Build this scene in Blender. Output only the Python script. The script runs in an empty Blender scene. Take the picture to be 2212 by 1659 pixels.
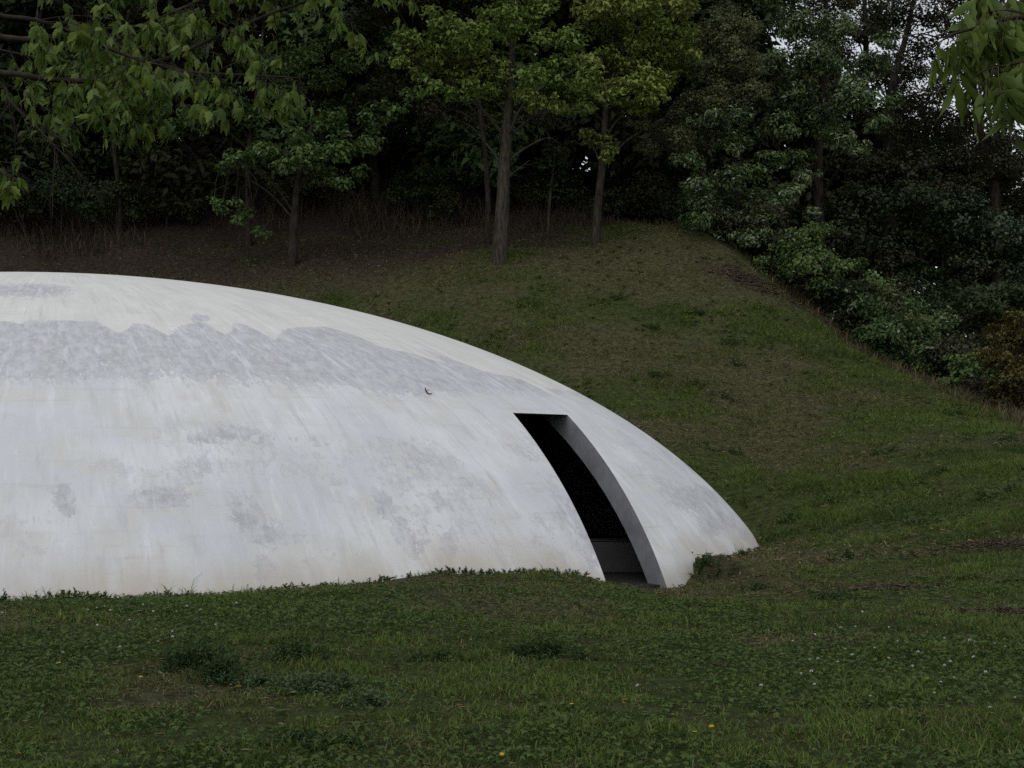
import bpy, bmesh, math, random
import numpy as np
from mathutils import Vector, Matrix

# ------------------------------------------------------------------ camera, light, exposure
sc = bpy.context.scene
col = sc.collection
FPX, HOR, CAMH = 1422.0, 450.0, 1.6          # focal length in pixels, horizon row, eye height
PITCH = math.atan((HOR - 384.0) / FPX)
cam_d = bpy.data.cameras.new('camera')
cam_d.sensor_width = 36.0
cam_d.lens = 36.0 * FPX / 1024.0
cam_d.clip_start = 0.05
cam_d.clip_end = 3000.0
cam = bpy.data.objects.new('camera', cam_d)
cam.location = (0, 0, CAMH)
cam.rotation_euler = (math.radians(90) + PITCH, 0, 0)
col.objects.link(cam)
sc.camera = cam

SUN_EL, SUN_AZ = math.radians(62), math.radians(200)     # high, behind the camera, a little to the left
world = bpy.data.worlds.new('World')
sc.world = world
world.use_nodes = True
wn = world.node_tree
for n in list(wn.nodes):
    wn.nodes.remove(n)
w_sky = wn.nodes.new('ShaderNodeTexSky')
w_sky.sky_type = 'NISHITA'
w_sky.sun_disc = False
w_sky.sun_elevation = SUN_EL
w_sky.sun_rotation = SUN_AZ
w_sky.air_density = 1.0
w_sky.dust_density = 1.0
w_sky.ozone_density = 1.0
w_hs = wn.nodes.new('ShaderNodeHueSaturation')
w_hs.inputs['Saturation'].default_value = 0.21
w_bg = wn.nodes.new('ShaderNodeBackground')
w_bg.inputs['Strength'].default_value = 0.15
w_out = wn.nodes.new('ShaderNodeOutputWorld')
wn.links.new(w_sky.outputs[0], w_hs.inputs['Color'])
wn.links.new(w_hs.outputs[0], w_bg.inputs['Color'])
wn.links.new(w_bg.outputs[0], w_out.inputs[0])

sun_d = bpy.data.lights.new('sun', 'SUN')
sun_d.energy = 0.5
sun_d.angle = math.radians(50)
sun_d.color = (1.0, 0.98, 0.95)
sun = bpy.data.objects.new('sun', sun_d)
_sd = Vector((math.sin(SUN_AZ) * math.cos(SUN_EL), math.cos(SUN_AZ) * math.cos(SUN_EL), math.sin(SUN_EL)))
sun.rotation_euler = _sd.to_track_quat('Z', 'Y').to_euler()
sun.location = (0, 0, 40)
col.objects.link(sun)

sc.view_settings.view_transform = 'Standard'
sc.view_settings.look = 'None'
sc.view_settings.gamma = 1.0
sc.view_settings.use_curve_mapping = False
sc.view_settings.exposure = 0.05
sc.cycles.max_bounces = 6
sc.cycles.diffuse_bounces = 3
sc.cycles.glossy_bounces = 2
sc.cycles.transmission_bounces = 3
sc.cycles.use_denoising = False
sc.cycles.sample_clamp_indirect = 0.5

rng = np.random.default_rng(7)
random.seed(7)

# ------------------------------------------------------------------ helpers
_c, _s = math.cos(PITCH), math.sin(PITCH)
def P(px, py, Y):
    """world point at depth Y (metres north of the camera) on the sight line of a pixel of the 1024x768 frame"""
    u, v = (px - 512.0) / FPX, (384.0 - py) / FPX
    d = np.array([u, _c - v * _s, _s + v * _c])
    return np.array([0, 0, CAMH]) + d * (Y / d[1])

def hash2(ix, iy, seed):
    h = (ix.astype(np.int64) * 374761393 + iy.astype(np.int64) * 668265263 + seed * 974634777) & 0xffffffff
    h = ((h ^ (h >> 13)) * 1274126177) & 0xffffffff
    h = h ^ (h >> 16)
    return (h & 0xffffff) / float(0xffffff)
def vnoise(x, y, seed=0):
    ix, iy = np.floor(x), np.floor(y)
    fx, fy = x - ix, y - iy
    fx, fy = fx * fx * (3 - 2 * fx), fy * fy * (3 - 2 * fy)
    a, b = hash2(ix, iy, seed), hash2(ix + 1, iy, seed)
    c, d = hash2(ix, iy + 1, seed), hash2(ix + 1, iy + 1, seed)
    return (a * (1 - fx) + b * fx) * (1 - fy) + (c * (1 - fx) + d * fx) * fy
def fbm(x, y, seed=0, octv=4):
    x, y = np.asarray(x, float), np.asarray(y, float)
    r, a, t = 0, 1.0, 0
    for k in range(octv):
        r = r + a * vnoise(x * 2 ** k + 17.3 * k, y * 2 ** k - 9.1 * k, seed + k); t += a; a *= 0.5
    return r / t
def sstep(a, b, x):
    t = np.clip((x - a) / (b - a), 0, 1)
    return t * t * (3 - 2 * t)
def norm(v):
    return v / np.maximum(np.linalg.norm(v, axis=-1, keepdims=True), 1e-9)
def lerp(a, b, t):
    return a + (b - a) * t

def build(name, V, F, mat, parent=None, colr=None, smooth=False):
    """V (n,3), F (m,k) -> one mesh object; colr (n,3) goes to the point colour attribute Col"""
    V = np.asarray(V, np.float32); F = np.asarray(F, np.int32)
    me = bpy.data.meshes.new(name)
    me.vertices.add(len(V)); me.vertices.foreach_set('co', V.ravel())
    k = F.shape[1]
    me.loops.add(F.size); me.loops.foreach_set('vertex_index', F.ravel())
    me.polygons.add(len(F))
    me.polygons.foreach_set('loop_start', np.arange(0, F.size, k, dtype=np.int32))
    if smooth:
        me.polygons.foreach_set('use_smooth', np.ones(len(F), dtype=bool))
    if colr is not None:
        at = me.attributes.new('Col', 'FLOAT_COLOR', 'POINT')
        at.data.foreach_set('color', np.concatenate([np.asarray(colr, np.float32), np.ones((len(V), 1), np.float32)], 1).ravel())
    me.update(calc_edges=True)
    me.validate()
    me.materials.append(mat)
    o = bpy.data.objects.new(name, me)
    col.objects.link(o)
    if parent is not None:
        o.parent = parent
        o.matrix_parent_inverse = Matrix.Translation(-parent.location)
    return o
def empty(name, loc):
    o = bpy.data.objects.new(name, None)
    o.empty_display_size = 0.2
    o.location = loc
    col.objects.link(o)
    return o
def tag(o, label=None, cat=None, group=None, kind=None):
    if label: o['label'] = label
    if cat: o['category'] = cat
    if group: o['group'] = group
    if kind: o['kind'] = kind
    return o
class Acc:
    """collects vertices, faces (all of one size) and colours of one mesh"""
    def __init__(self): self.V, self.F, self.C, self.n = [], [], [], 0
    def add(self, V, F, C=None):
        V = np.asarray(V, float)
        self.V.append(V); self.F.append(np.asarray(F) + self.n); self.n += len(V)
        if C is not None:
            C = np.asarray(C, float)
            self.C.append(np.broadcast_to(C, (len(V), 3)) if C.ndim == 1 else C)
    def obj(self, name, mat, parent=None, smooth=False):
        return build(name, np.concatenate(self.V), np.concatenate(self.F), mat, parent,
                     np.concatenate(self.C) if self.C else None, smooth)
def spline(pts, n):
    pts = np.asarray(pts, float); m = len(pts)
    if m == 2:
        t = np.linspace(0, 1, n)[:, None]
        return pts[0] * (1 - t) + pts[1] * t
    ext = np.vstack([2 * pts[0] - pts[1], pts, 2 * pts[-1] - pts[-2]])
    out = []
    for t in np.linspace(0, m - 1 - 1e-6, n):
        i = int(t); f = t - i
        p0, p1, p2, p3 = ext[i:i + 4]
        out.append(0.5 * (2 * p1 + (p2 - p0) * f + (2 * p0 - 5 * p1 + 4 * p2 - p3) * f * f + (3 * p1 - p0 - 3 * p2 + p3) * f ** 3))
    return np.array(out)
def tube(path, rad, segs=8, rough=0.0):
    path = np.asarray(path, float); n = len(path)
    rad = np.interp(np.linspace(0, 1, n), np.linspace(0, 1, len(rad)), rad)
    T = norm(np.gradient(path, axis=0))
    ref = np.where(np.abs(T[:, 2:3]) > 0.9, np.array([[1.0, 0, 0]]), np.array([[0, 0, 1.0]]))
    A = norm(np.cross(T, ref)); B = np.cross(T, A)
    a = np.linspace(0, 2 * np.pi, segs, endpoint=False)
    R = rad[:, None] * (1 + rough * (rng.random((n, segs)) - 0.5))
    V = path[:, None] + (np.cos(a)[None, :, None] * A[:, None] + np.sin(a)[None, :, None] * B[:, None]) * R[:, :, None]
    V = V.reshape(-1, 3)
    i, j = np.meshgrid(np.arange(n - 1), np.arange(segs), indexing='ij')
    F = np.stack([i * segs + j, i * segs + (j + 1) % segs, (i + 1) * segs + (j + 1) % segs, (i + 1) * segs + j], -1).reshape(-1, 4)
    return V, F

# ------------------------------------------------------------------ materials
def new_mat(name):
    m = bpy.data.materials.new(name); m.use_nodes = True
    nt = m.node_tree
    return m, nt, nt.nodes['Principled BSDF']
def leaf_mat(name, rough=0.5, spec=0.35, trans=0.25):
    m, nt, b = new_mat(name)
    at = nt.nodes.new('ShaderNodeAttribute'); at.attribute_name = 'Col'
    nt.links.new(at.outputs['Color'], b.inputs['Base Color'])
    b.inputs['Roughness'].default_value = rough
    b.inputs['Specular IOR Level'].default_value = spec
    if trans > 0:
        tr = nt.nodes.new('ShaderNodeBsdfTranslucent')
        mx = nt.nodes.new('ShaderNodeMixShader'); mx.inputs[0].default_value = trans
        nt.links.new(at.outputs['Color'], tr.inputs['Color'])
        nt.links.new(b.outputs[0], mx.inputs[1]); nt.links.new(tr.outputs[0], mx.inputs[2])
        nt.links.new(mx.outputs[0], nt.nodes['Material Output'].inputs[0])
    return m
def bark_mat(name, c1, c2, scale=14):
    m, nt, b = new_mat(name)
    tc = nt.nodes.new('ShaderNodeTexCoord')
    mp = nt.nodes.new('ShaderNodeMapping'); mp.inputs['Scale'].default_value = (1, 1, 0.25)
    nz = nt.nodes.new('ShaderNodeTexNoise'); nz.inputs['Scale'].default_value = scale; nz.inputs['Detail'].default_value = 6
    rp = nt.nodes.new('ShaderNodeValToRGB')
    rp.color_ramp.elements[0].position = 0.35; rp.color_ramp.elements[0].color = (*c1, 1)
    rp.color_ramp.elements[1].position = 0.68; rp.color_ramp.elements[1].color = (*c2, 1)
    bp = nt.nodes.new('ShaderNodeBump'); bp.inputs['Strength'].default_value = 0.7; bp.inputs['Distance'].default_value = 0.03
    L = nt.links.new
    L(tc.outputs['Object'], mp.inputs[0]); L(mp.outputs[0], nz.inputs['Vector']); L(nz.outputs[0], rp.inputs[0])
    L(rp.outputs[0], b.inputs['Base Color']); L(nz.outputs[0], bp.inputs['Height']); L(bp.outputs[0], b.inputs['Normal'])
    b.inputs['Roughness'].default_value = 0.9; b.inputs['Specular IOR Level'].default_value = 0.15
    return m
def plain_mat(name, c, rough=0.8, spec=0.2):
    m, nt, b = new_mat(name)
    nz = nt.nodes.new('ShaderNodeTexNoise'); nz.inputs['Scale'].default_value = 9; nz.inputs['Detail'].default_value = 5
    mx = nt.nodes.new('ShaderNodeMixRGB'); mx.blend_type = 'MIX'
    mx.inputs[1].default_value = (*[k * 0.75 for k in c], 1); mx.inputs[2].default_value = (*[min(1, k * 1.2) for k in c], 1)
    nt.links.new(nz.outputs[0], mx.inputs[0]); nt.links.new(mx.outputs[0], b.inputs['Base Color'])
    b.inputs['Roughness'].default_value = rough; b.inputs['Specular IOR Level'].default_value = spec
    return m

M_LEAF = leaf_mat('leaf', 0.55, 0.18, 0.25)
M_GLOSS = leaf_mat('glossy_leaf', 0.38, 0.35, 0.15)
M_GRASS = leaf_mat('grass_blade', 0.7, 0.1, 0.22)
M_DRY = leaf_mat('dry_stalk', 0.8, 0.1, 0.15)
M_PETAL = leaf_mat('petal', 0.7, 0.2, 0.2)
M_STEM = plain_mat('green_stem', (0.05, 0.075, 0.025), 0.7, 0.15)
M_BARK = bark_mat('grey_bark', (0.024, 0.020, 0.015), (0.074, 0.063, 0.05))
M_BARKD = bark_mat('dark_bark', (0.016, 0.012, 0.009), (0.05, 0.04, 0.031))

# ground: thatch and soil, its broad patches come with the mesh, the crumbs from noise
M_GROUND, nt, b = new_mat('ground')
at = nt.nodes.new('ShaderNodeAttribute'); at.attribute_name = 'Col'
tc = nt.nodes.new('ShaderNodeTexCoord')
n1 = nt.nodes.new('ShaderNodeTexNoise'); n1.inputs['Scale'].default_value = 38; n1.inputs['Detail'].default_value = 6; n1.inputs['Roughness'].default_value = 0.75
r1 = nt.nodes.new('ShaderNodeMapRange'); r1.inputs[1].default_value = 0.3; r1.inputs[2].default_value = 0.7; r1.inputs[3].default_value = 0.45; r1.inputs[4].default_value = 1.5
n2 = nt.nodes.new('ShaderNodeTexNoise'); n2.inputs['Scale'].default_value = 7.5; n2.inputs['Detail'].default_value = 5; n2.inputs['Roughness'].default_value = 0.7
r2 = nt.nodes.new('ShaderNodeMapRange'); r2.inputs[1].default_value = 0.32; r2.inputs[2].default_value = 0.68; r2.inputs[3].default_value = 0.4; r2.inputs[4].default_value = 1.6
rm = nt.nodes.new('ShaderNodeMath'); rm.operation = 'MULTIPLY'
mm = nt.nodes.new('ShaderNodeVectorMath'); mm.operation = 'SCALE'
bp = nt.nodes.new('ShaderNodeBump'); bp.inputs['Strength'].default_value = 0.8; bp.inputs['Distance'].default_value = 0.03
nt.links.new(tc.outputs['Object'], n1.inputs['Vector']); nt.links.new(n1.outputs[0], r1.inputs[0])
nt.links.new(at.outputs['Color'], mm.inputs[0]); nt.links.new(tc.outputs['Object'], n2.inputs['Vector']); nt.links.new(n2.outputs[0], r2.inputs[0]); nt.links.new(r1.outputs[0], rm.inputs[0]); nt.links.new(r2.outputs[0], rm.inputs[1]); nt.links.new(rm.outputs[0], mm.inputs['Scale'])
nt.links.new(mm.outputs[0], b.inputs['Base Color']); nt.links.new(n1.outputs[0], bp.inputs['Height']); nt.links.new(bp.outputs[0], b.inputs['Normal'])
b.inputs['Roughness'].default_value = 0.95; b.inputs['Specular IOR Level'].default_value = 0.1

# ------------------------------------------------------------------ the shell's surface (an ellipsoid cap)
DC = np.array([-8.209, 25.522, -2.394]); DA = np.array([13.295, 11.173, 7.066])
def dome_hit(px, py):
    o = np.array([0, 0, CAMH]); d = P(px, py, 1.0) - o
    q = (o - DC) / DA; e = d / DA
    a, bb, cc = e @ e, 2 * e @ q, q @ q - 1
    t = (-bb - math.sqrt(max(bb * bb - 4 * a * cc, 0))) / 2 / a
    return o + d * t
def dome_level(x, y, z):
    return ((x - DC[0]) / DA[0]) ** 2 + ((y - DC[1]) / DA[1]) ** 2 + ((z - DC[2]) / DA[2]) ** 2

# ------------------------------------------------------------------ terrain height
ctrl = []
for x in (-14, -7, 0, 7, 14):
    for y in (-12, -2, 6, 11): ctrl.append((x, y, 0.0))
ctrl += [(-6, 15.0, 0.0), (-2, 16.5, 0.02), (-0.6, 16.9, 0.13), (0.6, 17.0, 0.04), (2.2, 17.0, -0.10), (-9, 14.2, 0.0), (3.5, 15.5, 0.0), (6, 15.0, 0.0), (-14, 16, 0.3)]
for px, py, Y in [(900, 545, 20), (1024, 560, 18), (1024, 480, 24), (1024, 425, 31), (900, 450, 28), (900, 372, 37), (960, 399, 34),
                  (830, 330, 40.5), (757, 268, 43), (700, 226, 45), (697, 562, 20), (757, 541, 24.6), (800, 520, 24.5), (757, 450, 30.5), (757, 350, 37),
                  (660, 430, 30.5), (650, 350, 36.5), (620, 228, 46.5), (499, 262, 42), (597, 243, 44), (560, 340, 36.5), (440, 300, 40), (293, 263, 44), (100, 262, 45), (0, 262, 45.5),
                  (200, 236, 47.5), (400, 232, 47.5)]:
    ctrl.append(tuple(P(px, py, Y)))
ctrl += [(-8, 20, -0.2), (-8, 28, -0.1), (-3, 24, -0.2), (2, 24, -0.1), (-8, 36, 1.2), (-2, 34.5, 1.2), (-16, 35, 1.5), (-20, 24, 0.6), (-24, 38, 5.0),
         (-24, 46, 9.0), (-12, 52, 11.5), (-3, 52, 11.6), (4, 52, 11.0), (-20, 62, 14.5), (0, 62, 14.5), (8, 56, 9.5), (10, 48, 5.2), (15, 40, 1.0), (19, 30, 0.6), (24, 18, 0.3), (22, 50, -0.5),
         (30, 38, -1.2), (16, 62, 3.0), (34, 60, -2.5), (-40, 20, 2.0), (-45, 45, 8), (0, 85, 17), (-35, 80, 16), (28, 82, -2)]
ctrl = np.array(ctrl, float)
def tps(r2):
    return 0.5 * r2 * np.log(np.maximum(r2, 1e-9))
_n = len(ctrl)
_A = np.zeros((_n + 3, _n + 3))
_d2 = ((ctrl[:, None, :2] - ctrl[None, :, :2]) ** 2).sum(-1)
_A[:_n, :_n] = tps(_d2) + 0.6 * np.eye(_n)
_A[:_n, _n] = 1; _A[:_n, _n + 1:] = ctrl[:, :2]; _A[_n:, :_n] = _A[:_n, _n:].T
_w = np.linalg.solve(_A, np.concatenate([ctrl[:, 2], np.zeros(3)]))
DOOR_D = np.array([-0.508, 0.861]); DOOR_N = np.array([0.861, 0.508])
def hgt(x, y, fine=True):
    x, y = np.asarray(x, float), np.asarray(y, float)
    shp = x.shape; xf, yf = x.ravel(), y.ravel()
    z = np.empty(len(xf))
    for i in range(0, len(xf), 100000):
        a, c = xf[i:i + 100000], yf[i:i + 100000]
        r2 = (a[:, None] - ctrl[:, 0]) ** 2 + (c[:, None] - ctrl[:, 1]) ** 2
        z[i:i + 100000] = tps(r2) @ _w[:_n] + _w[_n] + _w[_n + 1] * a + _w[_n + 2] * c
    far = sstep(45, 110, np.hypot(xf - 0, yf - 25))
    z = lerp(np.clip(z, -3, 18), np.where(xf > 12, -3.0, 9.0) * (yf > 20) * sstep(20, 60, yf), far)
    # worn hollow in front of the doorway, with a crumbling bank on its right
    dx, dy = xf - 1.75, yf - 18.75
    al, ac = dx * DOOR_D[0] + dy * DOOR_D[1], dx * DOOR_N[0] + dy * DOOR_N[1]
    edge = 1.24 + 0.26 * (vnoise(xf * 3.1, yf * 3.1, 5) - 0.5)
    pit = sstep(-1.3, -0.35, al) * sstep(-1.1, -0.5, ac) * (1 - sstep(edge - 0.20, edge + 0.14 + 0.5 * sstep(0.2, -0.9, al), ac))
    lip = np.exp(-((ac - edge - .16) / .16) ** 2) * sstep(-.9, -.2, al) * (1 - sstep(.9, 1.6, al)) * (.4 + .9 * vnoise(xf * 5, yf * 5, 9))
    z = z - 0.31 * pit + 0.10 * lip
    if fine:
        near = 1 - sstep(46, 60, yf)
        z = z + near * (0.09 * (fbm(xf * 0.45, yf * 0.45, 11, 3) - 0.5) * sstep(3, 8, yf) + 0.075 * (fbm(xf * 1.7, yf * 1.7, 21, 4) - 0.5)) * (1 - 0.6 * pit)
        up = sstep(19, 28, yf)
        z = z + up * near * 0.30 * (fbm(xf * 0.6, yf * 1.0, 31, 4) - 0.5)
    return z.reshape(shp)
def gz(x, y):
    return float(hgt(np.array([x]), np.array([y]))[0])

# how dry, bare or clovered the turf is at a spot
PIT_DEAD = [(P(870, 596, 16.4)[:2], 0.75, 0.22), (P(1003, 618, 14.2)[:2], 0.7, 0.2), (P(735, 572, 18.5)[:2], 0.5, 0.25), (P(755, 300, 41.5)[:2], 1.6, 0.7), (P(1000, 545, 19)[:2], 1.0, 0.35)]
def turf(x, y):
    dry = fbm(x * 0.33 + 3, y * 0.42, 41, 4)
    dry = sstep(0.46, 0.70, dry - 0.07 * (1 - sstep(13, 19, y)) + 0.05 * sstep(24, 30, y + 0.6 * (6 - x)) + 0.06 * sstep(36, 41, y) - 0.16 * sstep(3, 7, x) * (1 - sstep(30, 37, y)) * sstep(16, 18, y) + 0.30 * (fbm(x * 1.6, y * 2.0, 47, 3) - 0.5))
    dead = np.zeros_like(x)
    for c, rx, ry in PIT_DEAD:
        dead = np.maximum(dead, .75 - .75 * sstep(0.3, 1.2, np.hypot((x - c[0]) / rx, (y - c[1]) / ry) + 0.5 * (fbm(x * 3, y * 3, 51, 2) - 0.5)))
    dx, dy = x - 2.55, y - 19.3
    dead = np.maximum(dead, 0.55 * (1 - sstep(0.2, 0.9, np.hypot((dx - .25) / 0.4, dy / 0.7))))
    litter = 0.9 * sstep(41.2, 44.2, y + 2.5 * (fbm(x * 0.4, y * 0.4, 61, 3) - 0.5)) * (1 - sstep(0.0, 3.5, x + 1.5 * (fbm(x * 0.7, y * 0.7, 63, 2) - .5) + 0.25 * (44 - y)))
    litter = np.maximum(litter, sstep(46.0, 47.5, y))
    # steep crumbly bank beyond the crest of the spur
    crest = x - np.interp(y, [28, 31, 34, 37, 40.5, 43, 45], [12.6, 11.4, 10.8, 10.2, 9.2, 7.5, 6.1])
    litter = np.maximum(litter, sstep(0.1, 0.8, crest + 0.6 * (fbm(x * 1.1, y * 1.1, 65, 3) - 0.5)) * (y > 20))
    clover = sstep(0.50, 0.60, fbm(x * 0.55 + 9, y * 0.6, 71, 3) + 0.10 * sstep(1.0, 3.0, x) * (1 - sstep(13.5, 15, y)) - 0.3 * sstep(15.5, 18, y))
    return dry, dead, litter, clover

GREEN = np.array([0.084, 0.122, 0.026]); DARKG = np.array([0.040, 0.066, 0.016]); STRAW = np.array([0.230, 0.195, 0.105]); THATCH = np.array([0.088, 0.085, 0.040])
SOIL = np.array([0.040, 0.029, 0.022]); OLIVE = np.array([0.118, 0.122, 0.042])
def turf_col(x, y):
    dry, dead, lit, clo = turf(x, y)
    c = lerp(GREEN * 0.42, THATCH * 0.70, (0.25 + 0.75 * dry)[..., None])
    c = lerp(c, DARKG * 0.8, (0.6 * clo * (1 - dry))[..., None])
    c = lerp(c, SOIL * 1.15, (dead)[..., None])
    return lerp(c, SOIL * 0.9, lit[..., None])

def axis(lo, hi, step, far_lo, far_hi):
    core = np.arange(lo, hi + 1e-6, step)
    def grow(d, lim):
        out, s, t = [], step, 0.0
        while t < lim:
            s *= 1.22; t += s; out.append(t)
        return np.array(out)
    a = lo - grow(-1, lo - far_lo)[::-1]; c = hi + grow(1, far_hi - hi)
    return np.concatenate([a, core, c])
gx, gy = axis(-15, 16, 0.17, -700, 700), axis(4, 50, 0.17, -500, 900)
GX, GY = np.meshgrid(gx, gy, indexing='ij')
GZ = hgt(GX, GY)
nx, ny = len(gx), len(gy)
I, J = np.meshgrid(np.arange(nx - 1), np.arange(ny - 1), indexing='ij')
F = np.stack([I * ny + J, (I + 1) * ny + J, (I + 1) * ny + J + 1, I * ny + J + 1], -1).reshape(-1, 4)
V = np.stack([GX, GY, GZ], -1).reshape(-1, 3)
fc = V[F].mean(1)
inside = dome_level(fc[:, 0], fc[:, 1], np.maximum(fc[:, 2], -0.3)) < 0.955        # no turf inside the shell
ground = build('ground', V, F[~inside], M_GROUND, None, turf_col(V[:, 0], V[:, 1]), True)
tag(ground, 'grassy ground sloping up behind the white shell', 'ground', kind='structure')

# ------------------------------------------------------------------ the concrete shell
M_CONC, nt, b = new_mat('weathered_concrete')
L = nt.links.new
def att(name):
    a = nt.nodes.new('ShaderNodeAttribute'); a.attribute_name = name; return a
def noise(vec, scale, detail=5, rough=0.6, dist=0.0):
    n = nt.nodes.new('ShaderNodeTexNoise'); n.inputs['Scale'].default_value = scale; n.inputs['Detail'].default_value = detail
    n.inputs['Roughness'].default_value = rough; n.inputs['Distortion'].default_value = dist
    L(vec, n.inputs['Vector']); return n.outputs[0]
def mth(op, a, b_=None, c_=None):
    m = nt.nodes.new('ShaderNodeMath'); m.operation = op
    for i, v in enumerate((a, b_, c_)):
        if v is None: continue
        if isinstance(v, (int, float)): m.inputs[i].default_value = v
        else: L(v, m.inputs[i])
    return m.outputs[0]
def ramp(v, a, b_, lo=0.0, hi=1.0):
    m = nt.nodes.new('ShaderNodeMapRange'); m.interpolation_type = 'SMOOTHSTEP'
    m.inputs[1].default_value = a; m.inputs[2].default_value = b_; m.inputs[3].default_value = lo; m.inputs[4].default_value = hi
    L(v, m.inputs[0]); return m.outputs[0]
def mix(f, c1, c2, mode='MIX'):
    m = nt.nodes.new('ShaderNodeMixRGB'); m.blend_type = mode
    if isinstance(f, (int, float)): m.inputs[0].default_value = f
    else: L(f, m.inputs[0])
    for i, c in ((1, c1), (2, c2)):
        if isinstance(c, tuple): m.inputs[i].default_value = (*c, 1)
        else: L(c, m.inputs[i])
    return m.outputs[0]
flow = att('Flow').outputs['Vector']      # x along the contour, y down the slope, metres
mask = att('Masks')                        # R grey propensity, G cream, B tan foot
sep = nt.nodes.new('ShaderNodeSeparateColor'); L(mask.outputs['Color'], sep.inputs[0])
mp = nt.nodes.new('ShaderNodeMapping'); mp.inputs['Scale'].default_value = (1.0, 0.16, 1.0); L(flow, mp.inputs[0])
mp2 = nt.nodes.new('ShaderNodeMapping'); mp2.inputs['Scale'].default_value = (1.0, 0.45, 1.0); mp2.inputs['Rotation'].default_value = (0, 0, 0.5); L(flow, mp2.inputs[0])
mp3 = nt.nodes.new('ShaderNodeMapping'); mp3.inputs['Scale'].default_value = (1.0, 0.7, 1.0); mp3.inputs['Rotation'].default_value = (0, 0, 0.35); L(flow, mp3.inputs[0])
mp4 = nt.nodes.new('ShaderNodeMapping'); mp4.inputs['Scale'].default_value = (1.0, 0.07, 1.0); L(flow, mp4.inputs[0])
streak = noise(mp.outputs[0], 5.0, 6, 0.65)
fine = noise(mp2.outputs[0], 16.0, 5, 0.7)
mott = noise(flow, 1.3, 6, 0.62)
speck = noise(flow, 42.0, 3, 0.6)
cloud = noise(flow, 0.5, 3, 0.5)
flake = noise(mp3.outputs[0], 5.5, 7, 0.72, 0.3)
g = mth('ADD', sep.outputs[0], mth('MULTIPLY', mth('SUBTRACT', fine, 0.5), 1.3))
g = mth('ADD', g, mth('MULTIPLY', mth('SUBTRACT', flake, 0.5), 2.3))
g = mth('ADD', g, mth('MULTIPLY', mth('SUBTRACT', mott, 0.5), 1.1))
g = mth('ADD', g, mth('MULTIPLY', mth('SUBTRACT', streak, 0.5), 0.9))
greyf = ramp(g, 0.47, 0.62)
white = mix(ramp(cloud, 0.35, 0.65), (0.60, 0.612, 0.635), (0.705, 0.712, 0.715))
white = mix(ramp(mott, 0.42, 0.66, 0, 0.9), white, (0.605, 0.605, 0.575))
cream = mix(ramp(mott, 0.35, 0.65), (0.66, 0.655, 0.615), (0.72, 0.715, 0.68))
base = mix(ramp(sep.outputs[1], 0.35, 0.65), white, cream)
grey = mix(ramp(flake, 0.36, 0.62), (0.415, 0.42, 0.437), (0.575, 0.58, 0.595))
base = mix(mth('MULTIPLY', greyf, 0.95), base, grey)
base = mix(ramp(streak, 0.52, 0.70, 0, 0.45), base, (0.80, 0.815, 0.84))          # lime runs
run2 = noise(mp4.outputs[0], 11.0, 5, 0.7)
base = mix(mth('MULTIPLY', ramp(run2, 0.52, 0.72), mth('MULTIPLY', ramp(cloud, 0.38, 0.58), 0.6)), base, (0.44, 0.44, 0.435))   # fine dirt drips
base = mix(mth('MULTIPLY', ramp(run2, 0.46, 0.30), 0.30), base, (0.76, 0.765, 0.77))
base = mix(ramp(streak, 0.48, 0.30, 0, 0.45), base, (0.47, 0.475, 0.475))          # dirt runs
tanm = mth('MULTIPLY', sep.outputs[2], ramp(noise(mp.outputs[0], 2.2, 4, 0.6), 0.3, 0.62, 0.25, 1.0))
base = mix(mth('MULTIPLY', tanm, 0.9), base, (0.50, 0.45, 0.38))
mp5 = nt.nodes.new('ShaderNodeMapping'); mp5.inputs['Scale'].default_value = (0.10, 1.5, 1.0); L(flow, mp5.inputs[0])
lift = noise(mp5.outputs[0], 4.0, 6, 0.7)
base = mix(mth('MULTIPLY', ramp(lift, 0.54, 0.66), ramp(mott, 0.40, 0.60, 0.05, 0.38)), base, (0.46, 0.46, 0.46))     # pour lines
base = mix(ramp(speck, 0.66, 0.74, 0, 0.6), base, (0.30, 0.30, 0.29))             # pin holes
base = mix(mth('MULTIPLY', ramp(speck, 0.40, 0.20), 0.25), base, (0.82, 0.83, 0.84))
L(base, b.inputs['Base Color'])
b.inputs['Roughness'].default_value = 0.72; b.inputs['Specular IOR Level'].default_value = 0.3
bp = nt.nodes.new('ShaderNodeBump'); bp.inputs['Strength'].default_value = 0.25; bp.inputs['Distance'].default_value = 0.012
L(mth('ADD', mth('MULTIPLY', fine, 0.5), mott), bp.inputs['Height']); L(bp.outputs[0], b.inputs['Normal'])

M_REVEAL, nt, b = new_mat('grey_reveal')
L = nt.links.new
tc = nt.nodes.new('ShaderNodeTexCoord')
v = noise(tc.outputs['Object'], 3.0, 5, 0.65)
v2 = noise(tc.outputs['Object'], 30.0, 3, 0.6)
cc = mix(ramp(v, 0.35, 0.65), (0.22, 0.225, 0.24), (0.31, 0.315, 0.33))
L(mix(ramp(v2, 0.6, 0.75, 0, 0.5), cc, (0.2, 0.2, 0.21)), b.inputs['Base Color'])
b.inputs['Roughness'].default_value = 0.8

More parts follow.
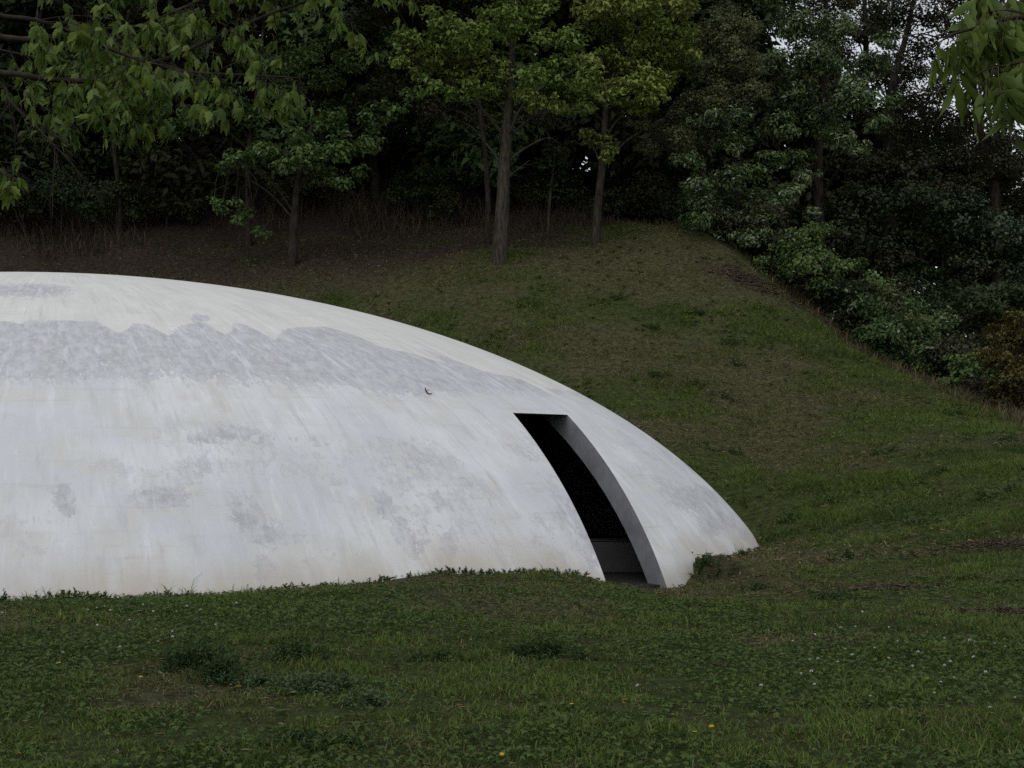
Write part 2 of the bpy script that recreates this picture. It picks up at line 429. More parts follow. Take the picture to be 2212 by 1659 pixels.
TH = np.concatenate([np.linspace(math.radians(-150), math.radians(12), 500, endpoint=False), np.linspace(math.radians(12), math.radians(210), 140, endpoint=False)])
NTH = len(TH)
def cap(off, ph):
    """ellipsoid cap from below the turf to the top, rings of quads"""
    A = DA - off
    PH, T2 = np.meshgrid(ph, TH, indexing='ij'); nr = len(ph)
    V = np.stack([DC[0] + A[0] * np.sin(PH) * np.cos(T2), DC[1] + A[1] * np.sin(PH) * np.sin(T2), DC[2] + A[2] * np.cos(PH)], -1).reshape(-1, 3)
    i, j = np.meshgrid(np.arange(nr - 1), np.arange(NTH), indexing='ij')
    F = np.stack([i * NTH + j, (i + 1) * NTH + j, (i + 1) * NTH + (j + 1) % NTH, i * NTH + (j + 1) % NTH], -1).reshape(-1, 4)
    return V, F
PHM = math.acos((-1.3 - DC[2]) / DA[2])
bm = bmesh.new()
Vo, Fo = cap(0.0, np.concatenate([np.linspace(0.004, 0.4, 16, endpoint=False), np.linspace(0.4, PHM, 120)]))
Vi, Fi = cap(0.36, np.linspace(0.004, PHM, 40))
vo = [bm.verts.new(v) for v in Vo]; vi = [bm.verts.new(v) for v in Vi]
for f in Fo: bm.faces.new([vo[k] for k in f])
for f in Fi: bm.faces.new([vi[k] for k in f[::-1]])
bm.faces.new(vo[:NTH]); bm.faces.new(vi[:NTH][::-1])
lo, li = vo[-NTH:], vi[-NTH:]
for k in range(NTH):
    bm.faces.new((lo[k], li[k], li[(k + 1) % NTH], lo[(k + 1) % NTH]))
bmesh.ops.recalc_face_normals(bm, faces=bm.faces)
me = bpy.data.meshes.new('shell_solid'); bm.to_mesh(me); bm.free()
me.materials.append(M_CONC)
me.materials.append(M_REVEAL)
solid = bpy.data.objects.new('shell_solid', me); col.objects.link(solid)
# the doorway: a straight cut with upright sides and a level head
pBL, pBR, pTL, pTR = dome_hit(606, 582), dome_hit(667, 587.5), dome_hit(512, 412), dome_hit(568, 415.5)
ztop = 0.5 * (pTL[2] + pTR[2])
bm = bmesh.new()
dl = norm(pTL[:2] - pBL[:2]); dr = norm(pTR[:2] - pBR[:2])
quad = [pBL[:2] - dl * 1.6, pBR[:2] - dr * 1.6, pTR[:2] + dr * 1.0, pTL[:2] + dl * 1.0]
vb = [bm.verts.new((q[0], q[1], -1.6)) for q in quad]; vt = [bm.verts.new((q[0], q[1], ztop)) for q in quad]
bm.faces.new(vb[::-1]); bm.faces.new(vt)
for k in range(4): bm.faces.new((vb[k], vb[(k + 1) % 4], vt[(k + 1) % 4], vt[k]))
for f in bm.faces: f.material_index = 0
bmesh.ops.recalc_face_normals(bm, faces=bm.faces)
cme = bpy.data.meshes.new('cutter'); bm.to_mesh(cme); bm.free()
cme.materials.append(M_REVEAL)
cut = bpy.data.objects.new('cutter', cme); col.objects.link(cut)
md = solid.modifiers.new('cut', 'BOOLEAN'); md.operation = 'DIFFERENCE'; md.solver = 'EXACT'; md.object = cut; md.material_mode = 'TRANSFER'
bpy.context.view_layer.update()
ev = solid.evaluated_get(bpy.context.evaluated_depsgraph_get())
bm = bmesh.new(); bm.from_mesh(ev.to_mesh())
mats = [m.name if m else '' for m in ev.data.materials]
bpy.data.objects.remove(cut); bpy.data.objects.remove(solid)
rev_i = [i for i, m in enumerate(mats) if m.startswith('grey_reveal')]
bm2 = bm.copy()
bmesh.ops.delete(bm, geom=[f for f in bm.faces if f.material_index in rev_i], context='FACES')
bmesh.ops.delete(bm2, geom=[f for f in bm2.faces if f.material_index not in rev_i], context='FACES')
building = empty('concrete_shell', (DC[0], DC[1], 0))
tag(building, 'low white weathered concrete dome with a slanted dark doorway', 'building')
def from_bm(name, bm_, mat, smooth_deg=None):
    for f in bm_.faces: f.material_index = 0; f.smooth = smooth_deg is not None
    bmesh.ops.triangulate(bm_, faces=[f for f in bm_.faces if len(f.verts) > 4])
    m = bpy.data.meshes.new(name); bm_.to_mesh(m); bm_.free()
    m.materials.clear(); m.materials.append(mat)
    o = bpy.data.objects.new(name, m); col.objects.link(o)
    o.parent = building; o.matrix_parent_inverse = Matrix.Translation(-building.location)
    return o
shell = from_bm('dome', bm, M_CONC, 30)
reveal = from_bm('door_reveal', bm2, M_REVEAL)
reveal['label'] = 'smooth grey door reveal with level head'
me = shell.data
me.set_sharp_from_angle(angle=math.radians(35))
co = np.empty(len(me.vertices) * 3, np.float32); me.vertices.foreach_get('co', co); co = co.reshape(-1, 3).astype(float)
rel = (co - DC) / DA
az = np.arctan2(rel[:, 1], rel[:, 0]); pol = np.arccos(np.clip(rel[:, 2] / np.linalg.norm(rel, axis=1), -1, 1))
fl = np.stack([az * 11.5, pol * 10.5, np.zeros_like(az)], 1)
z = co[:, 2]
# grey band of a later pour, with a toothed upper edge
teeth = [(0, 320.5), (20, 325), (26, 321.7), (60, 320.5), (98, 321.7), (118, 334), (132, 326.4), (141, 324), (150, 326.4), (168, 336), (184, 326.4), (198, 322.5), (207, 324.8), (225, 335), (234, 325.2), (244, 324), (256, 330), (275, 340), (283, 331), (301, 327.6), (329, 327.6), (357, 335.8), (381, 347), (405, 352), (420, 348), (447, 364), (470, 366), (485, 372), (520, 379), (545, 388), (570, 404)]
th_ = np.array([dome_hit(*t) for t in teeth]); thr = (th_ - DC) / DA
taz, tz = np.arctan2(thr[:, 1], thr[:, 0]), th_[:, 2]
srt = np.argsort(taz); taz, tz = taz[srt], tz[srt]
span = taz[-6] - taz[0]
azw = np.where(az < taz[0], taz[0] + np.mod(az - taz[0], span * 0.6), az)
up = np.interp(azw, taz, tz) + 0.035 * (fbm(az * 40, pol * 30, 81, 3) - 0.5)
low = 2.42 + 0.12 * (fbm(co[:, 0] * 0.9, co[:, 1] * 0.9, 83, 3) - 0.5) - 0.1 * np.exp(-((co[:, 0] + 1.6) / 0.7) ** 2)
band = sstep(low - 0.22, low + 0.26, z)
gm = 0.93 * band * (1 - sstep(up - 0.005, up + 0.03, z))
gm = np.maximum(gm, 0.0)
gm = np.maximum(gm, (0.12 + 0.36 * sstep(.40, .66, fbm(az * 9, pol * 7, 86, 3))) * sstep(0.1, 0.5, z) * (1 - sstep(1.7, 2.2, z)))
front = co[:, 1] < DC[1] + 2
gm = np.where(front, gm, 0.6 * (fbm(co[:, 0] * .4, co[:, 1] * .4, 85, 3) > .55))
spots = [(65, 500, 9, 16, .95), (62, 515, 20, 9, .4), (160, 497, 26, 10, .75), (200, 470, 34, 14, .45), (232, 433, 28, 6, .8), (205, 440, 22, 7, .55), (262, 440, 22, 8, .5), (247, 515, 13, 18, 1.05), (262, 532, 16, 14, .75),
         (290, 535, 26, 12, .35), (266, 572, 9, 13, .85), (383, 503, 9, 14, .75), (402, 530, 8, 18, .6), (415, 550, 8, 14, .65), (450, 545, 6, 14, .7), (385, 490, 22, 9, .35), (700, 497, 20, 13, .9), (714, 517, 12, 18, .85), (690, 460, 24, 11, .65), (725, 490, 10, 16, .6), (660, 440, 16, 9, .5), (640, 470, 10, 12, .4), (745, 535, 6, 9, .6),
         (735, 520, 6, 10, .55), (588, 545, 11, 26, .75), (568, 505, 16, 22, .62), (540, 530, 16, 20, .45), (556, 560, 14, 14, .45), (545, 470, 14, 12, .3), (95, 470, 40, 8, .25), (140, 470, 20, 8, .35), (30, 290, 36, 6, .85), (200, 318, 10, 4, .7), (640, 430, 24, 8, .35), (610, 398, 26, 7, .4), (330, 560, 30, 14, .25), (505, 560, 26, 10, .25), (35, 520, 16, 6, .4), (425, 525, 14, 20, .4)]
for px, py, rx, ry, s in spots:
    c = dome_hit(px, py)
    ax = dome_hit(px + 5, py) - c; ay = dome_hit(px, py + 5) - c
    B = np.linalg.pinv(np.stack([ax / 5, ay / 5], 1))
    uv = (co - c) @ B.T
    dist = np.linalg.norm(co - c, axis=1)
    gm = np.maximum(gm, 1.35 * s * np.exp(-((uv[:, 0] + 0.25 * -uv[:, 1] * 0.6) / (rx * 1.35)) ** 2 - (uv[:, 1] / (ry * 1.35)) ** 2) * (dist < 3))
crm = sstep(up - 0.012, up + 0.012, z) * front
line = np.exp(-((z - up - .01) / .022) ** 2) * front * (az < -0.55)
gh = hgt(co[:, 0], co[:, 1])
foot = 1 - sstep(0.02, 0.55, z - gh + 0.12 * (fbm(co[:, 0] * 1.3, co[:, 1] * 1.3, 87, 3) - 0.5))
a1 = me.attributes.new('Flow', 'FLOAT_VECTOR', 'POINT'); a1.data.foreach_set('vector', fl.astype(np.float32).ravel())
a2 = me.attributes.new('Masks', 'FLOAT_COLOR', 'POINT')
a2.data.foreach_set('color', np.stack([gm, crm + 0.0 * line, foot, np.ones_like(gm)], 1).astype(np.float32).ravel())

# floor inside, and a dark counter
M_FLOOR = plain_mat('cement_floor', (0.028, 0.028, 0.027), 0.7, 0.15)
th = np.linspace(0, 2 * np.pi, 64, endpoint=False)
fv = np.stack([DC[0] + 12.25 * np.cos(th), DC[1] + 10.25 * np.sin(th), np.full(64, -0.24)], 1)
fv = np.vstack([[DC[0], DC[1], -0.24], fv])
ff = np.stack([np.zeros(64, int), 1 + np.arange(64), 1 + (np.arange(64) + 1) % 64], 1)
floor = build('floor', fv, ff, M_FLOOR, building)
# paved sill under the doorway, between the floor and the turf
bm = bmesh.new()
q = [pBL[:2] + dl * 0.16, pBR[:2] + dr * 0.16, pBR[:2] + dr * 0.9, pBL[:2] + dl * 0.9]
vb = [bm.verts.new((*p, -0.6)) for p in q]; vt = [bm.verts.new((*p, -0.234)) for p in q]
bm.faces.new(vb[::-1]); bm.faces.new(vt)
for k in range(4): bm.faces.new((vb[k], vb[(k + 1) % 4], vt[(k + 1) % 4], vt[k]))
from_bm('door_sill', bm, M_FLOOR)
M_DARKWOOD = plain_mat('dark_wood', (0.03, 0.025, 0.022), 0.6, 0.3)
def box(name, c, s, mat, parent):
    bm = bmesh.new(); bmesh.ops.create_cube(bm, size=1.0)
    for v in bm.verts: v.co = Vector((c[0] + v.co.x * s[0], c[1] + v.co.y * s[1], c[2] + v.co.z * s[2]))
    bmesh.ops.bevel(bm, geom=bm.edges[:], offset=0.01, segments=1, affect='EDGES')
    m = bpy.data.meshes.new(name); bm.to_mesh(m); bm.free(); m.materials.append(mat)
    o = bpy.data.objects.new(name, m); col.objects.link(o)
    o.parent = parent; o.matrix_parent_inverse = Matrix.Translation(-parent.location)
    return o
ctr = empty('counter', (1.6, 21.4, -0.24))
tag(ctr, 'low dark grey counter standing just inside the doorway', 'counter')
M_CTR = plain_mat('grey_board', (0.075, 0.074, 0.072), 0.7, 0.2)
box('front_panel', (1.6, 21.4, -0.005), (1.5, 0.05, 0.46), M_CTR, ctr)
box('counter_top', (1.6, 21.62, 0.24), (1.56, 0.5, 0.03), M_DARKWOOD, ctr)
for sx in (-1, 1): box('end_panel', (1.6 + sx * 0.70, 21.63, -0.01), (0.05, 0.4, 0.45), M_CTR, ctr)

# thin dry twig lying on the shell
tw = [dome_hit(425, 388.5), dome_hit(426, 392), dome_hit(428.5, 394.5), dome_hit(432, 394)]
nrm = norm((np.array(tw) - DC) / DA ** 2)
pth = spline(np.array(tw) + nrm * 0.012, 14)
Vt, Ft = tube(pth, [0.005, 0.009, 0.008, 0.004], 6)
Vs, Fs = tube(spline([pth[4], pth[4] + np.array([0.05, -0.01, 0.02])], 4), [0.005, 0.003], 6)
A_ = Acc(); A_.add(Vt, Ft); A_.add(Vs, Fs)
tag(A_.obj('twig', M_BARKD, None, True), 'thin curved dark twig lying on the white dome', 'twig')

# ------------------------------------------------------------------ leaves and blades
def leaf_quads(C, axis_, nrm_, ln, wd, fold=0.18):
    """diamond leaves: base, left, tip, right"""
    side = norm(np.cross(nrm_, axis_))
    n = norm(np.cross(axis_, side))
    ln = np.asarray(ln)[:, None]; wd = np.asarray(wd)[:, None]
    b0 = C - axis_ * ln * 0.5
    mid = C - axis_ * ln * 0.06 + n * ln * 0.08
    l = mid + side * wd * 0.5 + n * wd * fold
    r = mid - side * wd * 0.5 + n * wd * fold
    t = C + axis_ * ln * 0.5 - n * ln * 0.08
    V = np.stack([b0, r, t, l], 1).reshape(-1, 3)
    k = np.arange(len(C))[:, None] * 4
    F = np.concatenate([k + [0, 1, 2], k + [0, 2, 3]], 1).reshape(-1, 3)
    return V, F
def rand_dir(n):
    return norm(rng.normal(size=(n, 3)))
def clump(c, r, size, k, flat=0.75, droop=0.25, upb=0.6):
    """leaf centres, axes and normals of one bough: a dozen sprays round an uneven ball"""
    nsub = 16
    r = r * 1.16
    d = rand_dir(nsub); d[:, 2] = d[:, 2] * 0.8 + 0.18
    sub = c + d * np.array([1, 1, flat]) * r * (0.35 + 0.6 * rng.random((nsub, 1)))
    sr = r * (0.18 + 0.36 * rng.random(nsub))
    n = max(30, int(k * (r / size) ** 2))
    w = sr ** 2 / (sr ** 2).sum()
    idx = rng.choice(nsub, n, p=w)
    dd = rand_dir(n); rad = rng.random(n) ** 0.45
    C = sub[idx] + dd * np.array([1.15, 1.15, 0.78]) * (sr[idx] * rad)[:, None]
    out = norm(C - c)
    nrm_ = norm(np.array([0, 0, upb]) + out * 0.45 + rand_dir(n) * 0.55)
    ax = rand_dir(n) + out * 0.7; ax[:, 2] -= droop
    ax = norm(ax - nrm_ * (ax * nrm_).sum(1, keepdims=True))
    return C, ax, nrm_
def make_crown(name, clumps, parent, mat, cols, size, k, aspect=0.55, flat=0.75, droop=0.25, smin=0.65, tintvar=0.25, pale=0.0):
    CS, AX, NR_, CO = [], [], [], []
    cols = np.array(cols)
    for (c, r) in clumps:
        C, ax, nr = clump(np.asarray(c, float), r, size, k, flat, droop)
        t = rng.random((len(C), 1)); i = rng.integers(len(cols)); j = rng.integers(len(cols))
        cc = lerp(cols[i], cols[j], t) * (1 - tintvar / 2 + tintvar * rng.random()) * (0.72 + 0.56 * rng.random((len(C), 1)))
        if pale:
            pk = rng.random(len(C)) < pale * (0.4 + 1.2 * rng.random()); cc[pk] = np.array([.205, .245, .165]) * rng.uniform(.7, 1.2, (pk.sum(), 1))
        CS.append(C); AX.append(ax); NR_.append(nr); CO.append(cc)
    C = np.concatenate(CS); n = len(C)
    ln = size * (smin + (1.35 - smin) * rng.random(n))
    V, F = leaf_quads(C, np.concatenate(AX), np.concatenate(NR_), ln, ln * aspect * (0.8 + 0.4 * rng.random(n)))
    return build(name, V, F, mat, parent, np.repeat(np.concatenate(CO), 4, axis=0))
def limb(parent, a, b_, r0, r1, sag=0.0, twigs=3, mat=None, name='limb'):
    a, b_ = np.asarray(a, float), np.asarray(b_, float)
    L_ = np.linalg.norm(b_ - a)
    m1 = lerp(a, b_, 0.35) + np.array([rng.normal() * .05, rng.normal() * .05, 0.10 - sag]) * L_
    m2 = lerp(a, b_, 0.72) + np.array([rng.normal() * .06, rng.normal() * .06, 0.10 - sag]) * L_
    pth = spline([a, m1, m2, b_], 14)
    A = Acc(); A.add(*tube(pth, [r0, r0 * 0.7, r1], 7, 0.15))
    for q in range(twigs):
        i = rng.integers(5, 13)
        e = pth[i] + (rand_dir(1)[0] * np.array([1, 1, .6]) + np.array([0, 0, .25])) * L_ * rng.uniform(0.18, 0.4)
        A.add(*tube(spline([pth[i], lerp(pth[i], e, .5) + rand_dir(1)[0] * .06 * L_, e], 6), [r1 * 1.0, r1 * 0.4], 5))
    return A.obj(name, mat or M_BARK, parent, True)
def make_tree(name, label, trunk, radii, clumps, cols, size=0.115, k=24, mat=None, bark=None, cat='tree', group=None, limbs=8, aspect=0.55, flat=0.75, droop=0.25, extra_limbs=(), tintvar=0.25, pale=0.0):
    trunk = np.asarray(trunk, float)
    base = trunk[0].copy(); base[2] = gz(base[0], base[1])
    trunk = trunk.copy(); trunk[0, 2] = base[2] - 0.15
    root = empty(name, base)
    tag(root, label, cat, group)
    pth = spline(trunk, 26)
    rr = [radii[0] * 1.2, radii[0] * 1.02] + [lerp(radii[0], radii[1], t) for t in (0.15, .35, .6, .8, 1.0)]
    A = Acc(); A.add(*tube(pth, rr, 12, 0.10))
    A.obj('trunk', bark or M_BARK, root, True)
    ids = rng.permutation(len(clumps))[:limbs]
    for i in ids:
        c, r = clumps[i]
        c = np.asarray(c, float)
        zz = pth[:, 2]
        want = min(zz[-1], max(zz[0] + 0.35 * (zz[-1] - zz[0]), c[2] - 0.7 * np.hypot(*(c[:2] - pth[-1, :2]))))
        a = pth[np.argmin(np.abs(zz - want))]
        rad = lerp(radii[0], radii[1], (want - zz[0]) / max(zz[-1] - zz[0], .1)) * 0.36
        limb(root, a, c, max(rad, 0.02), 0.012, 0.0, 4, bark or M_BARK)
    for a, b_, r0, sag in extra_limbs: limb(root, a, b_, r0, r0 * 0.3, sag, 3, bark or M_BARK)
    make_crown('crown', clumps, root, mat or M_LEAF, cols, size, k, aspect, flat, droop, tintvar=tintvar, pale=pale)
    return root
def PC(lst, Y, spread=0.8):
    """boughs given by picture position, pixel radius, at depth about Y"""
    out = []
    for t in lst:
        y = (t[3] if len(t) > 3 else Y) + rng.uniform(-spread, spread)
        out.append((P(t[0], t[1], y), t[2] / FPX * y))
    return out

MAPLE = [(0.155, 0.215, 0.044), (0.120, 0.185, 0.042), (0.185, 0.228, 0.055)]
FRESH = [(0.205, 0.265, 0.052), (0.165, 0.235, 0.050), (0.240, 0.278, 0.070)]
COOL = [(0.068, 0.115, 0.038), (0.082, 0.130, 0.043), (0.100, 0.148, 0.052)]
OLV = [(0.135, 0.145, 0.058), (0.150, 0.150, 0.062), (0.115, 0.130, 0.060)]
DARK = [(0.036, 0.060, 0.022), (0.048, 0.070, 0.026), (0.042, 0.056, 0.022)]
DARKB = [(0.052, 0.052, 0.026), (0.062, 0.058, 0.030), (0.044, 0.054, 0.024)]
SILV = [(0.098, 0.150, 0.044), (0.118, 0.165, 0.054), (0.085, 0.138, 0.036)]
GOLD = [(0.120, 0.105, 0.030), (0.095, 0.085, 0.028), (0.075, 0.060, 0.024)]

# the tall tree in the middle
up1 = [(470, -30, 45), (520, -50, 50), (570, -40, 45), (430, -20, 40), (500, -110, 55), (550, -120, 50), (450, -95, 50), (600, -80, 40), (400, -60, 40)]
cl = PC([(455, 40, 26), (430, 55, 22), (480, 62, 24), (462, 76, 22), (410, 42, 16), (445, 60, 20), (478, 38, 18),
         (545, 85, 26), (575, 90, 22), (530, 78, 16), (562, 62, 14), (604, 98, 13), (588, 82, 16), (520, 95, 10), (500, 75, 16), (515, 30, 18), (420, 75, 12), (400, 60, 12), (555, 105, 12), (440, 25, 18), (590, 62, 16), (535, 100, 16), (562, 108, 14), (480, 90, 16), (455, 95, 12), (430, 85, 14), (500, 100, 12), (585, 108, 12),
         (540, 20, 24), (572, 44, 18), (545, 42, 14), (500, 15, 18), (526, 52, 9)], 41.2, 1.0) + PC(up1, 44, 1.2)
make_tree('tall_tree', 'tallest lawn tree with thick grey trunk in the middle of the hillside', [P(499, 262, 42), P(502, 215, 42), P(504, 170, 42), P(508, 120, 42), P(512, 60, 42), P(516, -20, 42), P(518, -100, 42)],
          (0.20, 0.05), cl, MAPLE, 0.165, 25, limbs=8, extra_limbs=[(P(504, 165, 42), P(552, 138, 41.5), 0.045, 0.0), (P(503, 190, 42), P(530, 160, 41.6), 0.03, 0.02), (P(504, 168, 42), P(455, 120, 42.5), 0.035, 0.0)])
# the slim tree to its right with a bright crown
cl = PC([(610, 30, 26), (640, 45, 28), (662, 66, 20), (640, 84, 22), (655, 98, 16), (624, 66, 16), (672, 30, 26), (690, 52, 13), (600, 8, 26), (640, 2, 28), (680, 4, 24), (628, 104, 10), (668, 84, 10),
         (640, 108, 14), (620, 90, 14), (600, 60, 16), (598, 143, 12), (612, 152, 9), (586, 133, 8), (606, 160, 6)], 43.2, 0.9) + PC([(600, -40, 40), (650, -50, 45), (690, -30, 34), (630, -110, 45), (680, -100, 40)], 45.6, 1.2)
make_tree('slim_tree', 'slim tree with pale trunk and bright green crown right of the tallest tree', [P(595, 243, 44), P(598, 205, 44), P(602, 165, 44), P(606, 110, 44), P(612, 50, 44), P(620, -40, 44)],
          (0.125, 0.05), cl, FRESH, 0.16, 24, limbs=10, extra_limbs=[(P(602, 168, 44), P(690, 108, 43.6), 0.04, 0.02), (P(601, 172, 44), P(583, 132, 43.8), 0.03, 0), (P(604, 140, 44), P(655, 95, 43.5), 0.04, 0)])
# the small tree above the dome
cl = PC([(240, 160, 15), (265, 152, 15), (288, 166, 17), (312, 160, 19), (340, 152, 19), (366, 146, 16), (330, 122, 17), (372, 120, 16), (346, 183, 12), (225, 168, 9), (300, 140, 16), (396, 112, 13), (410, 97, 11), (325, 178, 14), (360, 172, 9)], 43.4, 0.9)
make_tree('small_tree', 'small low-branched green tree standing just above the dome crest', [P(292, 263, 44), P(294, 225, 44), P(297, 190, 44), P(303, 160, 44), P(312, 125, 44)],
          (0.14, 0.05), cl, [(0.095, 0.160, 0.045), (0.120, 0.185, 0.055)], 0.165, 24, limbs=9, bark=M_BARKD, pale=.05)
# a thin tree left of it, whose lowest bough hangs over the lawn
cl = PC([(222, 208, 9), (240, 220, 11), (214, 203, 7), (258, 231, 8), (248, 212, 7), (236, 205, 8), (268, 235, 5)], 43.6, 0.4) + PC([(200, 120, 18), (230, 105, 20), (175, 130, 16), (255, 120, 16), (215, 88, 18), (160, 105, 18), (285, 95, 18), (325, 80, 18), (352, 62, 18), (385, 60, 16), (300, 60, 22), (260, 70, 22), (395, 40, 14), (345, 30, 20)], 46, 1.0)
make_tree('thin_tree', 'thin dark-stemmed tree with one low leafy bough above the dome', [P(249, 232, 46.5), P(248, 190, 46.3), P(249, 150, 46), P(256, 100, 46), P(262, 40, 46), P(270, -30, 46)],
          (0.10, 0.04), cl, [(0.090, 0.150, 0.042), (0.115, 0.175, 0.052)], 0.165, 24, limbs=10, bark=M_BARKD, pale=.05, extra_limbs=[(P(248, 195, 46.2), P(240, 215, 43.8), 0.03, -0.1)])
# tall tree on the left; unseen crown added overhead to shade the lawn
make_tree('shade_canopy_tree', 'dark trunk standing left of the thin tree, its unseen crown added for shade', [P(118, 238, 47.4), P(120, 200, 47.2), P(114, 140, 46.8), P(120, 60, 46), P(132, -60, 44.8), P(140, -160, 44.4)],
          (0.075, 0.06), PC([(30, -60, 62), (100, -80, 66), (170, -60, 62), (240, -90, 64), (310, -70, 60), (60, -150, 66), (150, -160, 70), (240, -170, 66), (330, -140, 60), (-40, -90, 64), (-60, -20, 60), (370, -80, 50), (400, -130, 55), (0, -30, 40), (200, -20, 36), (120, -10, 36), (290, -15, 36)], 43, 2.2), COOL, 0.2, 20, limbs=12, bark=M_BARKD)
# sapling and dark second trunk
make_tree('sapling', 'young sapling with thin pale stem between the two lawn trees', [P(548, 236, 45.2), P(549, 212, 45.2), P(552, 180, 45.2), P(556, 150, 45)],
          (0.05, 0.02), PC([(556, 150, 12), (545, 165, 9), (566, 168, 9), (552, 185, 6)], 45.2, .3), DARK, 0.11, 22, limbs=4)
make_tree('dark_tree', 'dark leaning trunk close behind the tallest tree', [P(487, 242, 44.5), P(488, 200, 44.5), P(484, 140, 44.6), P(476, 80, 45), P(470, 0, 45.4), P(466, -80, 45.6)],
          (0.09, 0.05), PC([(470, 20, 34), (440, 0, 34), (400, 80, 26), (430, 110, 24), (475, 120, 20), (500, -20, 40), (420, -50, 44), (380, 20, 30), (540, 120, 18)], 46, .8), DARKB, 0.13, 18, limbs=7, bark=M_BARKD)

# silvery glossy evergreens on the right
cl = PC([(790, 90, 24), (820, 62, 26), (850, 100, 24), (780, 130, 20), (815, 118, 22), (840, 140, 18), (868, 70, 20), (890, 105, 12), (875, 125, 12), (770, 60, 18), (835, 30, 20), (795, 30, 22), (770, 100, 16), (800, 160, 16), (885, 40, 14), (860, 150, 10)], 46, 1.2) + PC([(800, -20, 34), (850, -30, 34), (770, -10, 26)], 47, 1)
make_tree('evergreen_oak', 'tall glossy evergreen with silvery leaf tips at the upper right', [np.array([*P(822, 290, 47.5)[:2], 0]), P(820, 240, 47.5), P(818, 170, 47.4), P(822, 90, 47.2), P(826, 0, 47)],
          (0.2, 0.06), cl, SILV, 0.17, 44, mat=M_GLOSS, pale=.2, limbs=10, bark=M_BARKD, aspect=0.42, droop=0.35)
cl = PC([(712, 120, 15), (730, 148, 17), (748, 176, 17), (762, 205, 17), (790, 195, 15), (705, 185, 17), (722, 215, 17), (752, 240, 17), (780, 262, 13), (690, 160, 15), (735, 120, 14), (720, 240, 12), (806, 178, 13), (770, 160, 14), (770, 235, 15), (700, 220, 12), (812, 215, 10), (740, 258, 9), (730, 180, 16), (700, 205, 12), (760, 222, 14)], 43.6, 0.7)
make_tree('silver_shrub', 'broad silvery shrub tumbling down the crest right of the slim tree', [np.array([*P(742, 275, 44.4)[:2], 0]), P(740, 240, 44.4), P(738, 205, 44.3), P(735, 160, 44.2)],
          (0.1, 0.04), cl, SILV, 0.15, 40, mat=M_GLOSS, pale=.24, cat='shrub', limbs=8, bark=M_BARKD, aspect=0.42, droop=0.3)
cl = PC([(720, 20, 20), (742, 60, 20), (702, 72, 18), (750, 92, 16), (735, 102, 16), (692, 102, 16), (712, 130, 14), (664, 132, 14), (690, 148, 14), (700, 40, 16), (728, 40, 18), (676, 116, 14), (755, 70, 12), (650, 150, 12), (640, 125, 10), (715, 100, 16), (725, 80, 18), (745, 30, 16), (680, 135, 12)], 44.3, .8) + PC([(720, -20, 26), (700, -60, 34)], 45.6, .8)
make_tree('olive_tree', 'olive-toned fine-leaved tree between the bright crown and the glossy evergreen', [np.array([*P(700, 250, 47)[:2], 0]), P(702, 200, 47), P(705, 150, 46.8), P(712, 80, 46.6), P(716, 0, 46.5)],
          (0.12, 0.04), cl, OLV, 0.10, 26, limbs=9, bark=M_BARKD, aspect=0.5, pale=.05)

# shrubs along the crest of the spur
SHR = [('dark green shrub on the crest below the silvery shrub', [(768, 262, 14), (790, 275, 13), (775, 285, 10), (752, 268, 8)], 44, DARK, 0.12, M_LEAF),
       ('sparse brownish shrub on the crest right of the dark green one', [(812, 272, 16), (835, 285, 16), (825, 300, 13), (846, 300, 10), (805, 288, 10)], 42, DARKB, 0.12, M_LEAF),
       ('pale-tipped leafy shrub halfway down the wooded crest', [(850, 268, 16), (875, 285, 18), (862, 305, 15), (890, 305, 13), (880, 322, 11)], 41, SILV, 0.13, M_GLOSS),
       ('bushy olive shrub lower on the wooded crest', [(895, 300, 16), (912, 322, 15), (900, 340, 12), (922, 345, 11), (880, 335, 8)], 39.5, OLV, 0.11, M_LEAF),
       ('low dark shrub just before the golden bush', [(935, 348, 13), (950, 365, 12), (938, 372, 9), (962, 380, 9)], 37.5, DARK, 0.11, M_LEAF),
       ('low tangled shrub at the foot of the golden bush', [(972, 385, 11), (985, 398, 9), (968, 398, 7), (1000, 405, 8)], 35.5, DARKB, 0.10, M_LEAF)]
for lb, cs, Y, cs_, sz, mt in SHR:
    cl = PC(cs, Y, 0.6)
    c0 = np.mean([c for c, r in cl], 0)
    make_tree('shrub', lb, [np.array([c0[0], c0[1], 0]), np.array([c0[0] + .1, c0[1], gz(c0[0], c0[1]) + 0.5]), c0 + np.array([0, 0, .3])], (0.04, 0.015), cl, cs_, sz, 22, mat=mt, cat='shrub', group='shrubs along the crest', limbs=5, bark=M_BARKD)
cl = PC([(1000, 335, 16), (1018, 345, 20), (1000, 365, 20), (1025, 375, 24), (1010, 395, 18), (1035, 340, 20), (985, 355, 11), (1040, 400, 22), (1020, 320, 14), (995, 385, 12)], 33.6, .5)
make_tree('golden_bush', 'golden-brown rounded bush at the right edge below the dark woods', [np.array([*P(1015, 400, 33.8)[:2], 0]), P(1014, 390, 33.8), P(1013, 360, 33.7)], (0.07, 0.03), cl, GOLD, 0.10, 26, cat='bush', limbs=5, bark=M_BARKD)

